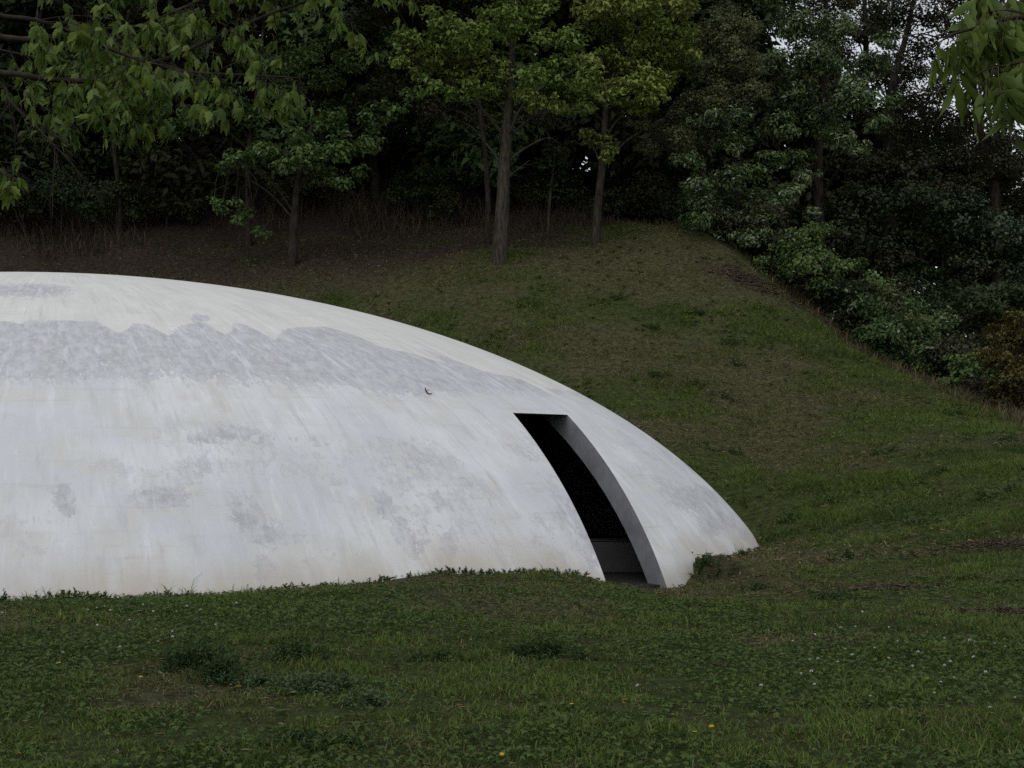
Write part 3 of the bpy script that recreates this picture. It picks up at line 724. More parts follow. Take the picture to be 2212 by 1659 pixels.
CY = [45.2, 44, 42.6, 41.2, 39.8, 38.4, 37, 35.6, 34.2, 32.8, 31.2]
for q, yy in enumerate(CY[:9]):
    xx = float(np.interp(yy, [28, 31, 34, 37, 40.5, 43, 45], [12.6, 11.4, 10.8, 10.2, 9.2, 7.5, 6.1])) + rng.uniform(1.0, 1.5)
    g0 = gz(xx, yy); hs = rng.uniform(.75, 1.1) * np.interp(q, [0, 5, 7, 8], [1.25, 1.15, .85, .5])
    cl = [(np.array([xx + rng.normal() * .5, yy + rng.normal() * .5, g0 + hs * rng.uniform(.15, 1.7)]), rng.uniform(.4, .7) * hs) for _ in range(8)]
    make_tree('crest_shrub', 'leafy shrub, %s from the top of the wooded crest' % ['first', 'second', 'third', 'fourth', 'fifth', 'sixth', 'seventh', 'eighth', 'ninth', 'tenth', 'eleventh'][q], [np.array([xx, yy, 0]), np.array([xx, yy, g0 + .5]), np.array([xx + .1, yy, g0 + 1.2 * hs])], (.04, .015), cl,
              [COOL, DARKB, SILV, DARK, COOL][q % 5], .13, 24, cat='shrub', group='shrubs of the wooded crest', limbs=5, bark=M_BARKD, pale=.06)
for q, (px, Y, H_, cs_) in enumerate([(845, 54, 11, DARK), (880, 57, 13, DARKB), (925, 55, 11.5, COOL), (965, 57, 12, DARK), (1005, 54, 10.5, DARKB), (1045, 56, 11, DARK), (810, 58, 13, DARKB), (985, 62, 13, DARKB), (905, 63, 15, DARK), (1075, 52, 10, COOL)]):
    p0 = P(px, 300, Y); g0 = gz(p0[0], p0[1]); base = np.array([p0[0], p0[1], g0]); cl = []
    for m in range(26):
        t = rng.random(); a = rng.random() * 6.283; r_ = 2.2 * math.sqrt(rng.random()) * (1 - .4 * t)
        cl.append((base + np.array([r_ * math.cos(a), r_ * math.sin(a), .3 + (H_ - 1) * t]), rng.uniform(.8, 1.35)))
    make_tree('hollow_tree', 'leafy dark tree in the hollow behind the crest, %s by distance' % ['second', 'sixth', 'fourth', 'seventh', 'third', 'fifth', 'eighth', 'ninth', 'tenth', 'nearest'][q], [base, base + [.1, 0, H_ * .3], base + [.3, 0, H_ * .6], base + [.2, 0, H_ * .9]], (.14, .05), cl, cs_, .29, 19, group='trees in the hollow', limbs=6, bark=M_BARKD, tintvar=.5)

# dark wood on the right, low bushes and thin-leaved trees against the sky
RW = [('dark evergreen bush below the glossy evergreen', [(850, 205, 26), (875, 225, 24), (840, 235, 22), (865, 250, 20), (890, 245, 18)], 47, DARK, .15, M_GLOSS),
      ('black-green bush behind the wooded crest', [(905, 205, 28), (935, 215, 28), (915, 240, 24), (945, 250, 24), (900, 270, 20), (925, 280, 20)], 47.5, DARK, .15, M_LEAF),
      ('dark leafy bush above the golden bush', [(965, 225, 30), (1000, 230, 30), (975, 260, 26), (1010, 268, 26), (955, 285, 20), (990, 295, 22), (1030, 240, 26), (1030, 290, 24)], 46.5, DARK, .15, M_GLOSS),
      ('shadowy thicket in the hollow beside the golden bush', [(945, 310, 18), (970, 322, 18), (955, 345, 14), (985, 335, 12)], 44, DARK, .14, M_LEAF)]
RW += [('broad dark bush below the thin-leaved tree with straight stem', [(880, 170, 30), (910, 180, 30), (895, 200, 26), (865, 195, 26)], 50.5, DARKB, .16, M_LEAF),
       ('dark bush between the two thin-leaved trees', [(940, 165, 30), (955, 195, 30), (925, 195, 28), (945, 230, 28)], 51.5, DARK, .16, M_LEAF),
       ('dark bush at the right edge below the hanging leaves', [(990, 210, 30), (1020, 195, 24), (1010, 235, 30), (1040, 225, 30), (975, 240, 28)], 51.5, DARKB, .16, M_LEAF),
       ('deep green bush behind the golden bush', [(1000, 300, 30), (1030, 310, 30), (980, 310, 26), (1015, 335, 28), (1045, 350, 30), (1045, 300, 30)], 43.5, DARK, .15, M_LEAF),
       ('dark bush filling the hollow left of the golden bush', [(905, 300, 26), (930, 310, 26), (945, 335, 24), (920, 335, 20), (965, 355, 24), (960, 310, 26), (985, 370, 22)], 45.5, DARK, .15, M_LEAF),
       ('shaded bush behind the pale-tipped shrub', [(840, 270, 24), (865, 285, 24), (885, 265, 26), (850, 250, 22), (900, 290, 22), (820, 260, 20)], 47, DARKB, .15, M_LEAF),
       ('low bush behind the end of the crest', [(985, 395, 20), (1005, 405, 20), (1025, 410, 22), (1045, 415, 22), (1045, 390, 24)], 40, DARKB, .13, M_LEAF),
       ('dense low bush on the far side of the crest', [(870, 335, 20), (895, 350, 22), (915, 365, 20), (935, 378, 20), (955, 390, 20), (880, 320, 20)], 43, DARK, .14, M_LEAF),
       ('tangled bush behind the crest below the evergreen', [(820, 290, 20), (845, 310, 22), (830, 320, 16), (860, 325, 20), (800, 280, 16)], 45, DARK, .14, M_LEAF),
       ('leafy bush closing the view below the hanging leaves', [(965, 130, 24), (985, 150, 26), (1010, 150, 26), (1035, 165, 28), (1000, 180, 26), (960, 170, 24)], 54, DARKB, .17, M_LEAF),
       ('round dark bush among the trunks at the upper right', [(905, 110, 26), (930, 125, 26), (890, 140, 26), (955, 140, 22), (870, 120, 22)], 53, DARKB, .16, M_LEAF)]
for lb, cs, Y, cs_, sz, mt in RW:
    cl = PC(cs, Y, 1.0)
    c0 = np.mean([c for c, r in cl], 0)
    make_tree('woodland_bush', lb, [np.array([c0[0], c0[1], 0]), np.array([c0[0], c0[1], lerp(gz(c0[0], c0[1]), c0[2], .5)]), c0 + np.array([0, 0, .6])], (0.08, 0.03), cl, cs_, sz, 20, mat=mt, cat='bush', group='bushes of the dark wood', limbs=6, bark=M_BARKD)
SKYT = [('thin-leaved tree against the sky left of the hanging leaves', [np.array([*P(895, 300, 51)[:2], 0]), P(890, 200, 51), P(890, 100, 51), P(905, 40, 51), P(918, -20, 51)],
         [(900, 20, 26), (925, 50, 24), (890, 60, 22), (940, 90, 24), (915, 100, 24), (880, 10, 24), (930, 130, 24), (960, 120, 20), (905, 150, 24), (870, 170, 22), (950, 160, 22), (885, 130, 20), (920, -10, 24), (930, 15, 24), (945, 30, 22), (935, -20, 24), (875, 80, 22), (905, 75, 20)], 51, 14),
        ('thin-leaved tree with leaning black trunk at the right edge', [np.array([*P(1000, 300, 50)[:2], 0]), P(996, 220, 50), P(990, 170, 50), P(978, 120, 50), P(972, 50, 50), P(980, -30, 50)],
         [(975, 40, 24), (1005, 20, 26), (985, 100, 26), (1020, 90, 28), (965, 160, 26), (990, 180, 22), (1030, 200, 26), (1025, 50, 24), (955, 190, 26), (985, 0, 24), (950, 0, 20), (1040, 140, 26), (1000, 135, 22), (1020, 215, 18), (955, 60, 20), (1035, 0, 24), (1000, 165, 24), (1030, 170, 26), (970, 75, 24)], 50, 17),
        ('dark upright trunk far back at the upper right', [np.array([*P(858, 300, 55)[:2], 0]), P(862, 150, 55), P(866, 50, 55), P(862, -40, 55)],
         [(860, 30, 24), (840, 0, 24), (880, 20, 24), (820, 10, 26), (865, -20, 26), (780, 10, 30), (750, 20, 28), (840, 60, 26), (900, 80, 26), (810, 40, 28), (760, 60, 28), (880, 150, 30), (840, 180, 30), (720, 0, 30), (730, 50, 30), (790, 70, 30)], 56, 18)]
for lb, tr, cs, Y, k in SKYT:
    make_tree('woodland_tree', lb, tr, (0.2, 0.06), PC(cs, Y, 1.5), DARKB, .13, k, cat='tree', group='thin trees against the sky', limbs=12, bark=M_BARKD, tintvar=0.4)

# closed wood on the hill behind the lawn
WOOD = [(-60, 52, 1), (10, 50, 0), (75, 51, 2), (135, 53, 0), (190, 50, 1), (250, 54, 0), (315, 52, 2), (375, 50.5, 0), (430, 54, 1), (490, 51, 2), (545, 53, 0), (600, 51, 1), (655, 53, 2), (715, 52, 0), (770, 54, 1),
        (-20, 60, 0), (60, 61, 1), (150, 60, 2), (240, 62, 0), (330, 60, 1), (420, 61, 0), (510, 60, 2), (600, 62, 1), (690, 60, 0), (790, 60, 2), (860, 62, 0)]
ORD = ['first', 'second', 'third', 'fourth', 'fifth', 'sixth', 'seventh', 'eighth', 'ninth', 'tenth', 'eleventh', 'twelfth', 'thirteenth', 'fourteenth', 'fifteenth']
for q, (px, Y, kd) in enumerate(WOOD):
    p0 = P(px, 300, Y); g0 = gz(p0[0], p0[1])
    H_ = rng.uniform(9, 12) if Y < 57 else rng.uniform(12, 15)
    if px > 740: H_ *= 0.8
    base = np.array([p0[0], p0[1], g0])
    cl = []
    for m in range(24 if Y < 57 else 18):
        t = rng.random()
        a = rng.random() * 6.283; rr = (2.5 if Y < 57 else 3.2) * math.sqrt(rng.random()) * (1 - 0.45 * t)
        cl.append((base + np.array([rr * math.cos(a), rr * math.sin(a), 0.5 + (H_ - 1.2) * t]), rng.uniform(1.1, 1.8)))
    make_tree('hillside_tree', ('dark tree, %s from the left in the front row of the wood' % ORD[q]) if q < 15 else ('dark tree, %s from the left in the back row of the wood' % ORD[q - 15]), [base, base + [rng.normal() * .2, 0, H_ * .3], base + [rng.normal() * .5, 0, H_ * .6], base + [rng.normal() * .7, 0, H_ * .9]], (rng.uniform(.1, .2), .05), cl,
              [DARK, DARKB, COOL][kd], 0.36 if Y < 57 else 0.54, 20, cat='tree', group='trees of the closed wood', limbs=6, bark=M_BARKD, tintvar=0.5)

# bushes and dry grass below the wood
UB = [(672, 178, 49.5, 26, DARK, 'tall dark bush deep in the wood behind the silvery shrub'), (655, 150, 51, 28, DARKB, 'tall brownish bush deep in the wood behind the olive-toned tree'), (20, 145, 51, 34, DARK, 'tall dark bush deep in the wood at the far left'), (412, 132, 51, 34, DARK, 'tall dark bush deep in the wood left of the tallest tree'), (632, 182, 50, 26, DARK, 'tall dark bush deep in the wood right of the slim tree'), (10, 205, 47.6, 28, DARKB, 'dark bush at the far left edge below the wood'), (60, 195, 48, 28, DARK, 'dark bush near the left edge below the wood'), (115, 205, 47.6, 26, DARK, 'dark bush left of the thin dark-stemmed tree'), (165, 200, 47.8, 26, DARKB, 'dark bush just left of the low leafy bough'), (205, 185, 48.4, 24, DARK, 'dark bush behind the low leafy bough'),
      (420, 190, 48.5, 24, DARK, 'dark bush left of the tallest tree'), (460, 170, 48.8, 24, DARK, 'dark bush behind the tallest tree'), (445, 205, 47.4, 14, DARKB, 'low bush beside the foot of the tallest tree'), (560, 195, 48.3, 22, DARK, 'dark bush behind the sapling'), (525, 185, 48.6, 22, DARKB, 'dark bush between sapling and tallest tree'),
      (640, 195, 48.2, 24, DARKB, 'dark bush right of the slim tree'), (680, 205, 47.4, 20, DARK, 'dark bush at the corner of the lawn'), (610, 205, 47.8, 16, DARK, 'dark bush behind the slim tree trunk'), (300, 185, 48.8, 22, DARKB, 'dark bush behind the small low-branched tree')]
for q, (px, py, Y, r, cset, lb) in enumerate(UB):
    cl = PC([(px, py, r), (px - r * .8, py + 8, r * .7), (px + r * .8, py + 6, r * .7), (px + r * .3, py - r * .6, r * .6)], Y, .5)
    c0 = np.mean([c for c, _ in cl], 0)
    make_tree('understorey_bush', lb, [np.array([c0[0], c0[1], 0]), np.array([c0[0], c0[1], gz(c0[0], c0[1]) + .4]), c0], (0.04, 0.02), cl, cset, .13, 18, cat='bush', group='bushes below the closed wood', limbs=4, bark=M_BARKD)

def blades(x, y, z0, h, w, lean, colr, mat, name, bend=0.5, seg2=True):
    n = len(x)
    a = rng.random(n) * 6.283; s = rng.random(n) * 6.283
    lx, ly = np.cos(a) * lean * h, np.sin(a) * lean * h
    sx, sy = np.cos(s) * w * .5, np.sin(s) * w * .5
    b0 = np.stack([x - sx, y - sy, z0], 1); b1 = np.stack([x + sx, y + sy, z0], 1)
    hz = h * np.sqrt(np.maximum(0.05, 1 - np.minimum(lean, .97) ** 2))
    tip = np.stack([x + lx, y + ly, z0 + hz * (1 - 0.25 * bend)], 1)
    if seg2:
        m0 = np.stack([x + lx * .38 - sx * .8, y + ly * .38 - sy * .8, z0 + hz * .62], 1)
        m1 = np.stack([x + lx * .38 + sx * .8, y + ly * .38 + sy * .8, z0 + hz * .62], 1)
        V = np.stack([b0, b1, m1, m0, tip], 1).reshape(-1, 3); k = np.arange(n)[:, None] * 5
        F = np.concatenate([k + [0, 1, 2], k + [0, 2, 3], k + [3, 2, 4]], 1).reshape(-1, 3)
        C = np.repeat(colr, 5, axis=0)
    else:
        V = np.stack([b0, b1, tip], 1).reshape(-1, 3); k = np.arange(n)[:, None] * 3
        F = (k + [0, 1, 2]).reshape(-1, 3)
        C = np.repeat(colr, 3, axis=0)
    return build(name, V, F, mat, None, C)
n = 26000
x = rng.uniform(-24, 10, n); y = 46.3 + 6.5 * rng.random(n) ** 1.3 - 0.06 * np.maximum(x, 0) ** 1.2
x = x * (y / 48)
keep = (fbm(x * .45, y * .5, 91, 3) + .25 * (rng.random(n) - .5) + .10 * sstep(-7, -4, x) * (1 - sstep(-2, 0, x)) > 0.52)
x, y = x[keep], y[keep]; n = len(x)
h = rng.uniform(0.25, 1.2, n) * (0.35 + 0.65 * sstep(46.3, 48.2, y)) * (.5 + fbm(x * .6, y * .6, 93, 2))
cc = lerp(np.array([0.050, 0.038, 0.026]), np.array([0.115, 0.090, 0.064]), rng.random((n, 1))) * rng.uniform(.6, 1.15, (n, 1))
tag(blades(x, y, hgt(x, y) - .03, h, rng.uniform(.012, .03, n), rng.uniform(.2, .97, n), cc, M_DRY, 'dry_undergrowth'), 'brown dry grass standing at the foot of the wood', 'dry grass', kind='stuff')
# the same rough growth on the crumbling edge of the spur
n = 9000
t = rng.random(n); yy = 28 + 18 * t
xx = np.interp(yy, [28, 31, 34, 37, 40.5, 43, 45, 46], [12.6, 11.4, 10.8, 10.2, 9.2, 7.5, 6.1, 4.2]) + rng.uniform(-0.2, 2.4, n) + rng.normal(size=n) * .2
h = rng.uniform(.08, .45, n)
cc = lerp(np.array([0.10, 0.072, 0.048]), np.array([0.16, 0.13, 0.075]), rng.random((n, 1))) * rng.uniform(.55, 1.1, (n, 1))
gr = rng.random(n) < .3; cc[gr] = OLIVE * rng.uniform(.6, 1.1, (gr.sum(), 1))
tag(blades(xx, yy, hgt(xx, yy) - .02, h, rng.uniform(.012, .03, n), rng.uniform(.2, .9, n), cc, M_DRY, 'rough_growth'), 'rough dry stalks along the crumbling crest of the slope', 'dry grass', kind='stuff')

# ------------------------------------------------------------------ turf
def scatter(dens, y0, y1, half=0.42, xo=0.6):
    """uniform points over the strip of ground in view between two depths"""
    wmax = half * y1 + xo
    n = int(dens * 2 * wmax * (y1 - y0))
    x, y = rng.uniform(-wmax, wmax, n), rng.uniform(y0, y1, n)
    k = np.abs(x) < half * y + xo
    x, y = x[k], y[k]
    z = hgt(x, y)
    k = dome_level(x, y, np.maximum(z, -0.28)) > 1.0
    return x[k], y[k], z[k]
def grass_band(name, label, dens, y0, y1, hmin, hmax, w, seg2):
    x, y, z = scatter(dens, y0, y1)
    dry, dead, lit, clo = turf(x, y)
    pk = (1 - 0.35 * dry) * (1 - .85 * dead) * (1 - 0.93 * lit) * (1 - .25 * clo)
    tf = fbm(x * (2.6 if y0 < 18 else 1.3), y * (3.4 if y0 < 18 else 1.8), 121, 3)
    pk = pk * (0.22 + 0.78 * sstep(.36, .60, tf))
    k = rng.random(len(x)) < pk
    tf = tf[k]
    x, y, z, dry, dead, clo = x[k], y[k], z[k], dry[k], dead[k], clo[k]
    n = len(x)
    lush = fbm(x * .9, y * .9, 101, 3)
    h = rng.uniform(hmin, hmax, n) * (0.5 + 0.9 * sstep(.38, .72, lush) + .9 * sstep(.42, .68, tf)) * (1 - .35 * dry)
    ft = dome_level(x, y, np.maximum(z, -.25)); h = h * (1 + 3.4 * (1 - sstep(1.003, 1.024, ft)) * rng.random(n) ** 2 * sstep(.35, .65, fbm(x * 2.2, y * 2.2, 131, 3)))
    g_ = lerp(GREEN, np.array([0.128, 0.178, 0.040]), rng.random((n, 1)))
    g_ = lerp(g_, DARKG, (sstep(.4, .75, fbm(x * .7 + 5, y * .7, 103, 3)) * .7)[:, None])
    g_ = lerp(g_, OLIVE, (dry * .75)[:, None])
    st = rng.random(n) < (0.07 + 0.33 * dry + .3 * dead)
    g_[st] = lerp(STRAW, THATCH, rng.random((st.sum(), 1)))
    g_ *= rng.uniform(.6, 1.4, (n, 1))
    return tag(blades(x, y, z - .006, h, w * rng.uniform(.7, 1.3, n), rng.uniform(.45, .99, n), g_, M_GRASS, name, seg2=seg2), label, 'grass', kind='stuff')
grass_band('lawn_grass', 'short green and straw-coloured grass in front of the dome', 3300, 6.2, 11.5, .024, .062, .0062, True)
grass_band('lawn_grass', 'short grass running up to the foot of the dome', 2200, 11.5, 18.5, .026, .070, .0080, True)
grass_band('slope_grass', 'thin grass on the slope beside the dome', 1900, 18.5, 30, .04, .11, .014, False)
grass_band('slope_grass', 'worn grass on the upper hillside below the trees', 1150, 30, 47, .05, .13, .020, False)

# clover carpets
x, y, z = scatter(560, 6.2, 17.0)
dry, dead, lit, clo = turf(x, y)
k = rng.random(len(x)) < clo * (1 - .7 * dry) + .10 * (1 - dry)
x, y, z = x[k], y[k], z[k]; n = len(x)
CS, AX, NO, CL = [], [], [], []
hh = rng.uniform(.015, .05, n); nn = norm(np.array([0, 0, 1.0]) + rng.normal(size=(n, 3)) * .35); a0 = rng.random(n) * 6.283
cb = lerp(np.array([.050, .088, .020]), np.array([.086, .130, .030]), rng.random((n, 1))) * rng.uniform(.75, 1.25, (n, 1))
for m in range(3):
    ax = np.stack([np.cos(a0 + m * 2.094), np.sin(a0 + m * 2.094), np.zeros(n)], 1)
    ax = norm(ax - nn * (ax * nn).sum(1, keepdims=True))
    CS.append(np.stack([x, y, z + hh], 1) + ax * .0095); AX.append(ax); NO.append(nn); CL.append(cb)
V, F = leaf_quads(np.concatenate(CS), np.concatenate(AX), np.concatenate(NO), np.full(3 * n, .021), np.full(3 * n, .019), .1)
tag(build('clover', V, F, M_LEAF, None, np.repeat(np.concatenate(CL), 4, axis=0)), 'dark green clover leaves carpeting the lawn', 'clover', kind='stuff')

def strands(name, label, n, y0, y1, l0, l1, w):
    x, y, z = scatter(n, y0, y1)
    dry, dead, lit, clo = turf(x, y)
    k = rng.random(len(x)) < (.25 + .75 * np.maximum(dry, dead)) * (1 - .6 * lit) * (1 - .6 * clo)
    x, y, z = x[k], y[k], z[k]; m = len(x)
    d = rand_dir(m); d[:, 2] = d[:, 2] * .22; d = norm(d)
    V, F = leaf_quads(np.stack([x, y, z + rng.uniform(.012, .045, m)], 1), d, norm(np.array([0, -.3, 1.0]) + rng.normal(size=(m, 3)) * .4), rng.uniform(l0, l1, m), w * rng.uniform(.7, 1.3, m), 0.1)
    cc = lerp(np.array([.15, .115, .065]), np.array([.36, .30, .19]), rng.random((m, 1)) ** 1.8)
    tag(build(name, V, F, M_DRY, None, np.repeat(cc, 4, axis=0)), label, 'dry grass', kind='stuff')
strands('straw_litter', 'pale dry grass stems lying in the front lawn', 190, 6.2, 18.5, .03, .10, .0055)
strands('straw_litter', 'pale dry grass stems lying on the hillside', 75, 18.5, 45, .05, .16, .014)
x, y, z = scatter(26, 6.2, 44)
dry, dead, lit, clo = turf(x, y)
k = rng.random(len(x)) < (.12 + .88 * sstep(.48, .64, fbm(x * .8, y * .9, 111, 3))) * (1 - .9 * lit) * (1 - .7 * dry) * (1 - .6 * sstep(17, 21, y))
x, y, z = x[k], y[k], z[k]; n = len(x); m = 7
a0 = rng.random((n, m)) * 6.283; sz = (.030 + .0016 * y)[:, None] * rng.uniform(.6, 1.3, (n, m))
ax = np.stack([np.cos(a0), np.sin(a0), np.full((n, m), .35)], -1).reshape(-1, 3); ax = norm(ax)
C = np.repeat(np.stack([x, y, z + .02], 1), m, axis=0) + ax * sz.reshape(-1, 1) * .55
V, F = leaf_quads(C, ax, norm(np.array([0, 0, 1.0]) + rng.normal(size=(n * m, 3)) * .3), sz.ravel(), sz.ravel() * .42)
cc = np.repeat(lerp(np.array([.052, .088, .024]), np.array([.092, .130, .038]), rng.random((n, 1))), m, axis=0) * rng.uniform(.8, 1.2, (n * m, 1))
tag(build('broad_leaved_weeds', V, F, M_LEAF, None, np.repeat(cc, 4, axis=0)), 'small broad-leaved weeds all over the turf', 'weeds', kind='stuff')

# fallen leaves under the trees
n = 5200
x = rng.uniform(-18, 9, n); y = rng.uniform(37, 47, n)
k = rng.random(n) < turf(x, y)[2] * .8 + .03
x, y = x[k], y[k]; z = hgt(x, y); n = len(x)
nn = norm(np.array([0, 0, 1.0]) + rng.normal(size=(n, 3)) * .5); ax = rand_dir(n); ax = norm(ax - nn * (ax * nn).sum(1, keepdims=True))
V, F = leaf_quads(np.stack([x, y, z + .02], 1), ax, nn, rng.uniform(.05, .13, n), rng.uniform(.03, .06, n))
cc = lerp(np.array([.10, .062, .038]), np.array([.22, .16, .11]), rng.random((n, 1)) ** 2)
tag(build('leaf_litter', V, F, M_DRY, None, np.repeat(cc, 4, axis=0)), 'brown fallen leaves under the hillside trees', 'fallen leaves', kind='stuff')

# dead stalk mats on the right
for (c, rx, ry), lb in zip(PIT_DEAD, ['wide mat of dead stalks on the step right of the doorway', 'dead stalk mat at the right edge of the lawn', 'dead grass on the crumbling bank beside the doorway', 'bare dead patch high on the crest of the hillside', 'dry root mat on the slope at the right edge']):
    n = 700
    a = rng.random(n) * 6.283; r = np.abs(rng.normal(size=n)) * .62
    x = c[0] + rx * r * np.cos(a); y = c[1] + ry * r * np.sin(a); z = hgt(x, y) + .012 + .04 * np.maximum(0, 1 - r)
    d = rand_dir(n); d[:, 2] *= .3; d[:, 0] *= 1.6; d = norm(d)
    ln = rng.uniform(.05, .2, n) * (2 if c[1] > 30 else 1)
    V, F = leaf_quads(np.stack([x, y, z], 1), d, norm(np.array([0, -.6, 1.0]) + rng.normal(size=(n, 3)) * .4), ln, np.full(n, .007 if c[1] < 30 else .02), 0)
    cc = lerp(np.array([.075, .058, .042]), np.array([.27, .22, .165]), rng.random((n, 1)) ** 1.4)
    tag(build('dead_grass', V, F, M_DRY, None, np.repeat(cc, 4, axis=0)), lb, 'dead grass', kind='stuff')

# ------------------------------------------------------------------ weeds, herbs and flowers
def ground_at(px, py, lo=6.0, hi=60.0):
    """first ground point on a pixel's sight line"""
    ys = np.linspace(lo, hi, 1200)
    pts = np.array([P(px, py, q) for q in ys])
    below = pts[:, 2] < hgt(pts[:, 0], pts[:, 1])
    i = int(np.argmax(below)) if below.any() else len(ys) - 1
    return pts[i]
def herb(name, label, c, rx, ry, h, n, size, cols, cat, group=None, mat=None):
    root = empty(name, (c[0], c[1], gz(c[0], c[1]))); tag(root, label, cat, group)
    A = Acc(); S = Acc()
    ns = max(8, n // 26)
    for s_ in range(ns):
        a = rng.random() * 6.283; r = min(1.5, abs(rng.normal()) * .6)
        bx, by = c[0] + rx * r * math.cos(a), c[1] + ry * r * math.sin(a)
        bz = gz(bx, by)
        hh = h * max(.25, 1.15 - .6 * r) * rng.uniform(.6, 1.25)
        tip = np.array([bx + rng.normal() * .35 * hh, by + rng.normal() * .35 * hh, bz + hh])
        p_ = spline([np.array([bx, by, bz - .01]), lerp(np.array([bx, by, bz]), tip, .5) + rng.normal(size=3) * .1 * hh, tip], 5)
        S.add(*tube(p_, [.003, .0015], 4))
        m = n // ns
        t = rng.random(m) ** .7
        C = p_[0] + (tip - p_[0]) * t[:, None] + rng.normal(size=(m, 3)) * size * .5
        C[:, 2] = np.maximum(C[:, 2], bz + .005)
        ax = rand_dir(m); ax[:, 2] = ax[:, 2] * .5 + .25; ax = norm(ax)
        nr = norm(np.array([0, 0, 1.0]) + rand_dir(m) * .7)
        V, F = leaf_quads(C, ax, nr, size * rng.uniform(.6, 1.4, m), size * .36 * rng.uniform(.7, 1.3, m))
        cc = lerp(np.array(cols[0]), np.array(cols[1]), rng.random((m, 1))) * rng.uniform(.75, 1.25, (m, 1))
        A.add(V, F, np.repeat(cc, 4, axis=0))
    tag(S.obj('stem', M_STEM, root), kind='stuff')
    tag(A.obj('foliage', mat or M_LEAF, root), kind='stuff')
    return root
MUG = [(.034, .070, .022), (.062, .108, .034)]; MUGP = [(.074, .120, .050), (.105, .150, .072)]
HERBS = [(698, 578, .10, .25, .07, 260, 'weeds hanging over the cut bank beside the doorway', MUG), (703, 566, .16, .12, .07, 260, 'weed tuft on top of the cut bank against the dome', MUG), (716, 578, .25, .2, .05, 260, 'low weeds on the bank right of the doorway', MUGP), (742, 556, .25, .15, .06, 220, 'weeds along the right foot of the dome', MUG), (200, 672, .32, .26, .20, 1300, 'dark feathery mugwort clump, largest of the clumps on the lawn', MUG), (220, 682, .24, .16, .13, 700, 'low dark mugwort at the right foot of the largest clump', MUG),
         (298, 662, .24, .16, .15, 700, 'small dark mugwort clump right of the largest clump', MUG), (318, 692, .55, .24, .09, 1300, 'wide low pale mugwort patch in front of the small dark clump', MUGP),
         (545, 660, .38, .2, .13, 1000, 'flat dark mugwort clump below the doorway', MUG), (258, 686, .24, .12, .05, 350, 'thin pale mugwort fringe between the dark clumps', MUGP), (375, 705, .2, .12, .06, 300, 'pale mugwort tuft at the end of the wide patch', MUGP),
         (520, 655, .16, .10, .07, 260, 'little mugwort tuft at the left end of the flat clump', MUG), (310, 745, .35, .2, .05, 500, 'low dark herb patch near the bottom edge', MUG), (440, 660, .25, .15, .05, 300, 'faint low herb patch between the mugwort clumps', MUG),
         (830, 600, .3, .15, .06, 350, 'green herb tuft in front of the dead stalk mat', MUG), (755, 590, .25, .12, .06, 250, 'green herb tuft at the foot of the bank', MUG)]
for px, py, rx, ry, h, n, lb, cs in HERBS:
    g0 = ground_at(px, py)
    herb('mugwort', lb, g0, rx, ry, h, int(n * 1.5), .036, cs, 'herb', 'herbs on the lawn')
SLOPE = [(735, 455, .45, .3, 'leafy weed tuft on the slope right of the dome crest'), (725, 400, .35, .22, 'weed tuft midway up the slope'), (660, 378, .6, .2, 'long weed patch behind the dome crest'), (700, 385, .4, .15, 'weed patch beside the long one behind the dome crest'), (735, 365, .3, .2, 'small weed tuft high on the slope'),
         (770, 312, .25, .2, 'pale upright weed tuft below the bare patch'), (735, 345, .22, .15, 'weed tuft under the bare patch'), (655, 330, .2, .15, 'lone weed tuft above the dome crest'), (830, 505, .35, .2, 'dark weed tuft on the slope right of the dome'), (845, 560, .25, .15, 'weed tuft above the dead stalk mat'),
         (915, 525, .3, .2, 'weed tuft on the open slope'), (940, 475, .5, .2, 'broad weed patch on the right slope'), (985, 500, .4, .2, 'weed patch near the right edge of the slope'), (1005, 440, .35, .25, 'tall grass tuft at the end of the crest'), (880, 455, .35, .2, 'weed tuft below the crest'),
         (960, 415, .3, .2, 'weed tuft right under the crest'), (790, 520, .2, .12, 'low weed beside the dome corner'), (1010, 490, .3, .15, 'weed clump at the far right of the slope'), (700, 316, .2, .15, 'weed tuft left of the bare patch'), (620, 300, .2, .15, 'weed tuft below the slim tree'), (528, 305, .4, .2, 'weed patch on the lawn below the tallest tree')]
for px, py, rx, ry, lb in SLOPE:
    g0 = ground_at(px, py, 17)
    herb('weed', lb, g0, rx * 1.25, ry * 1.5, .03 + .0025 * g0[1], 130, .07 + .0006 * g0[1], [(.060, .095, .030), (.085, .125, .042)], 'weed', 'weeds on the slope')

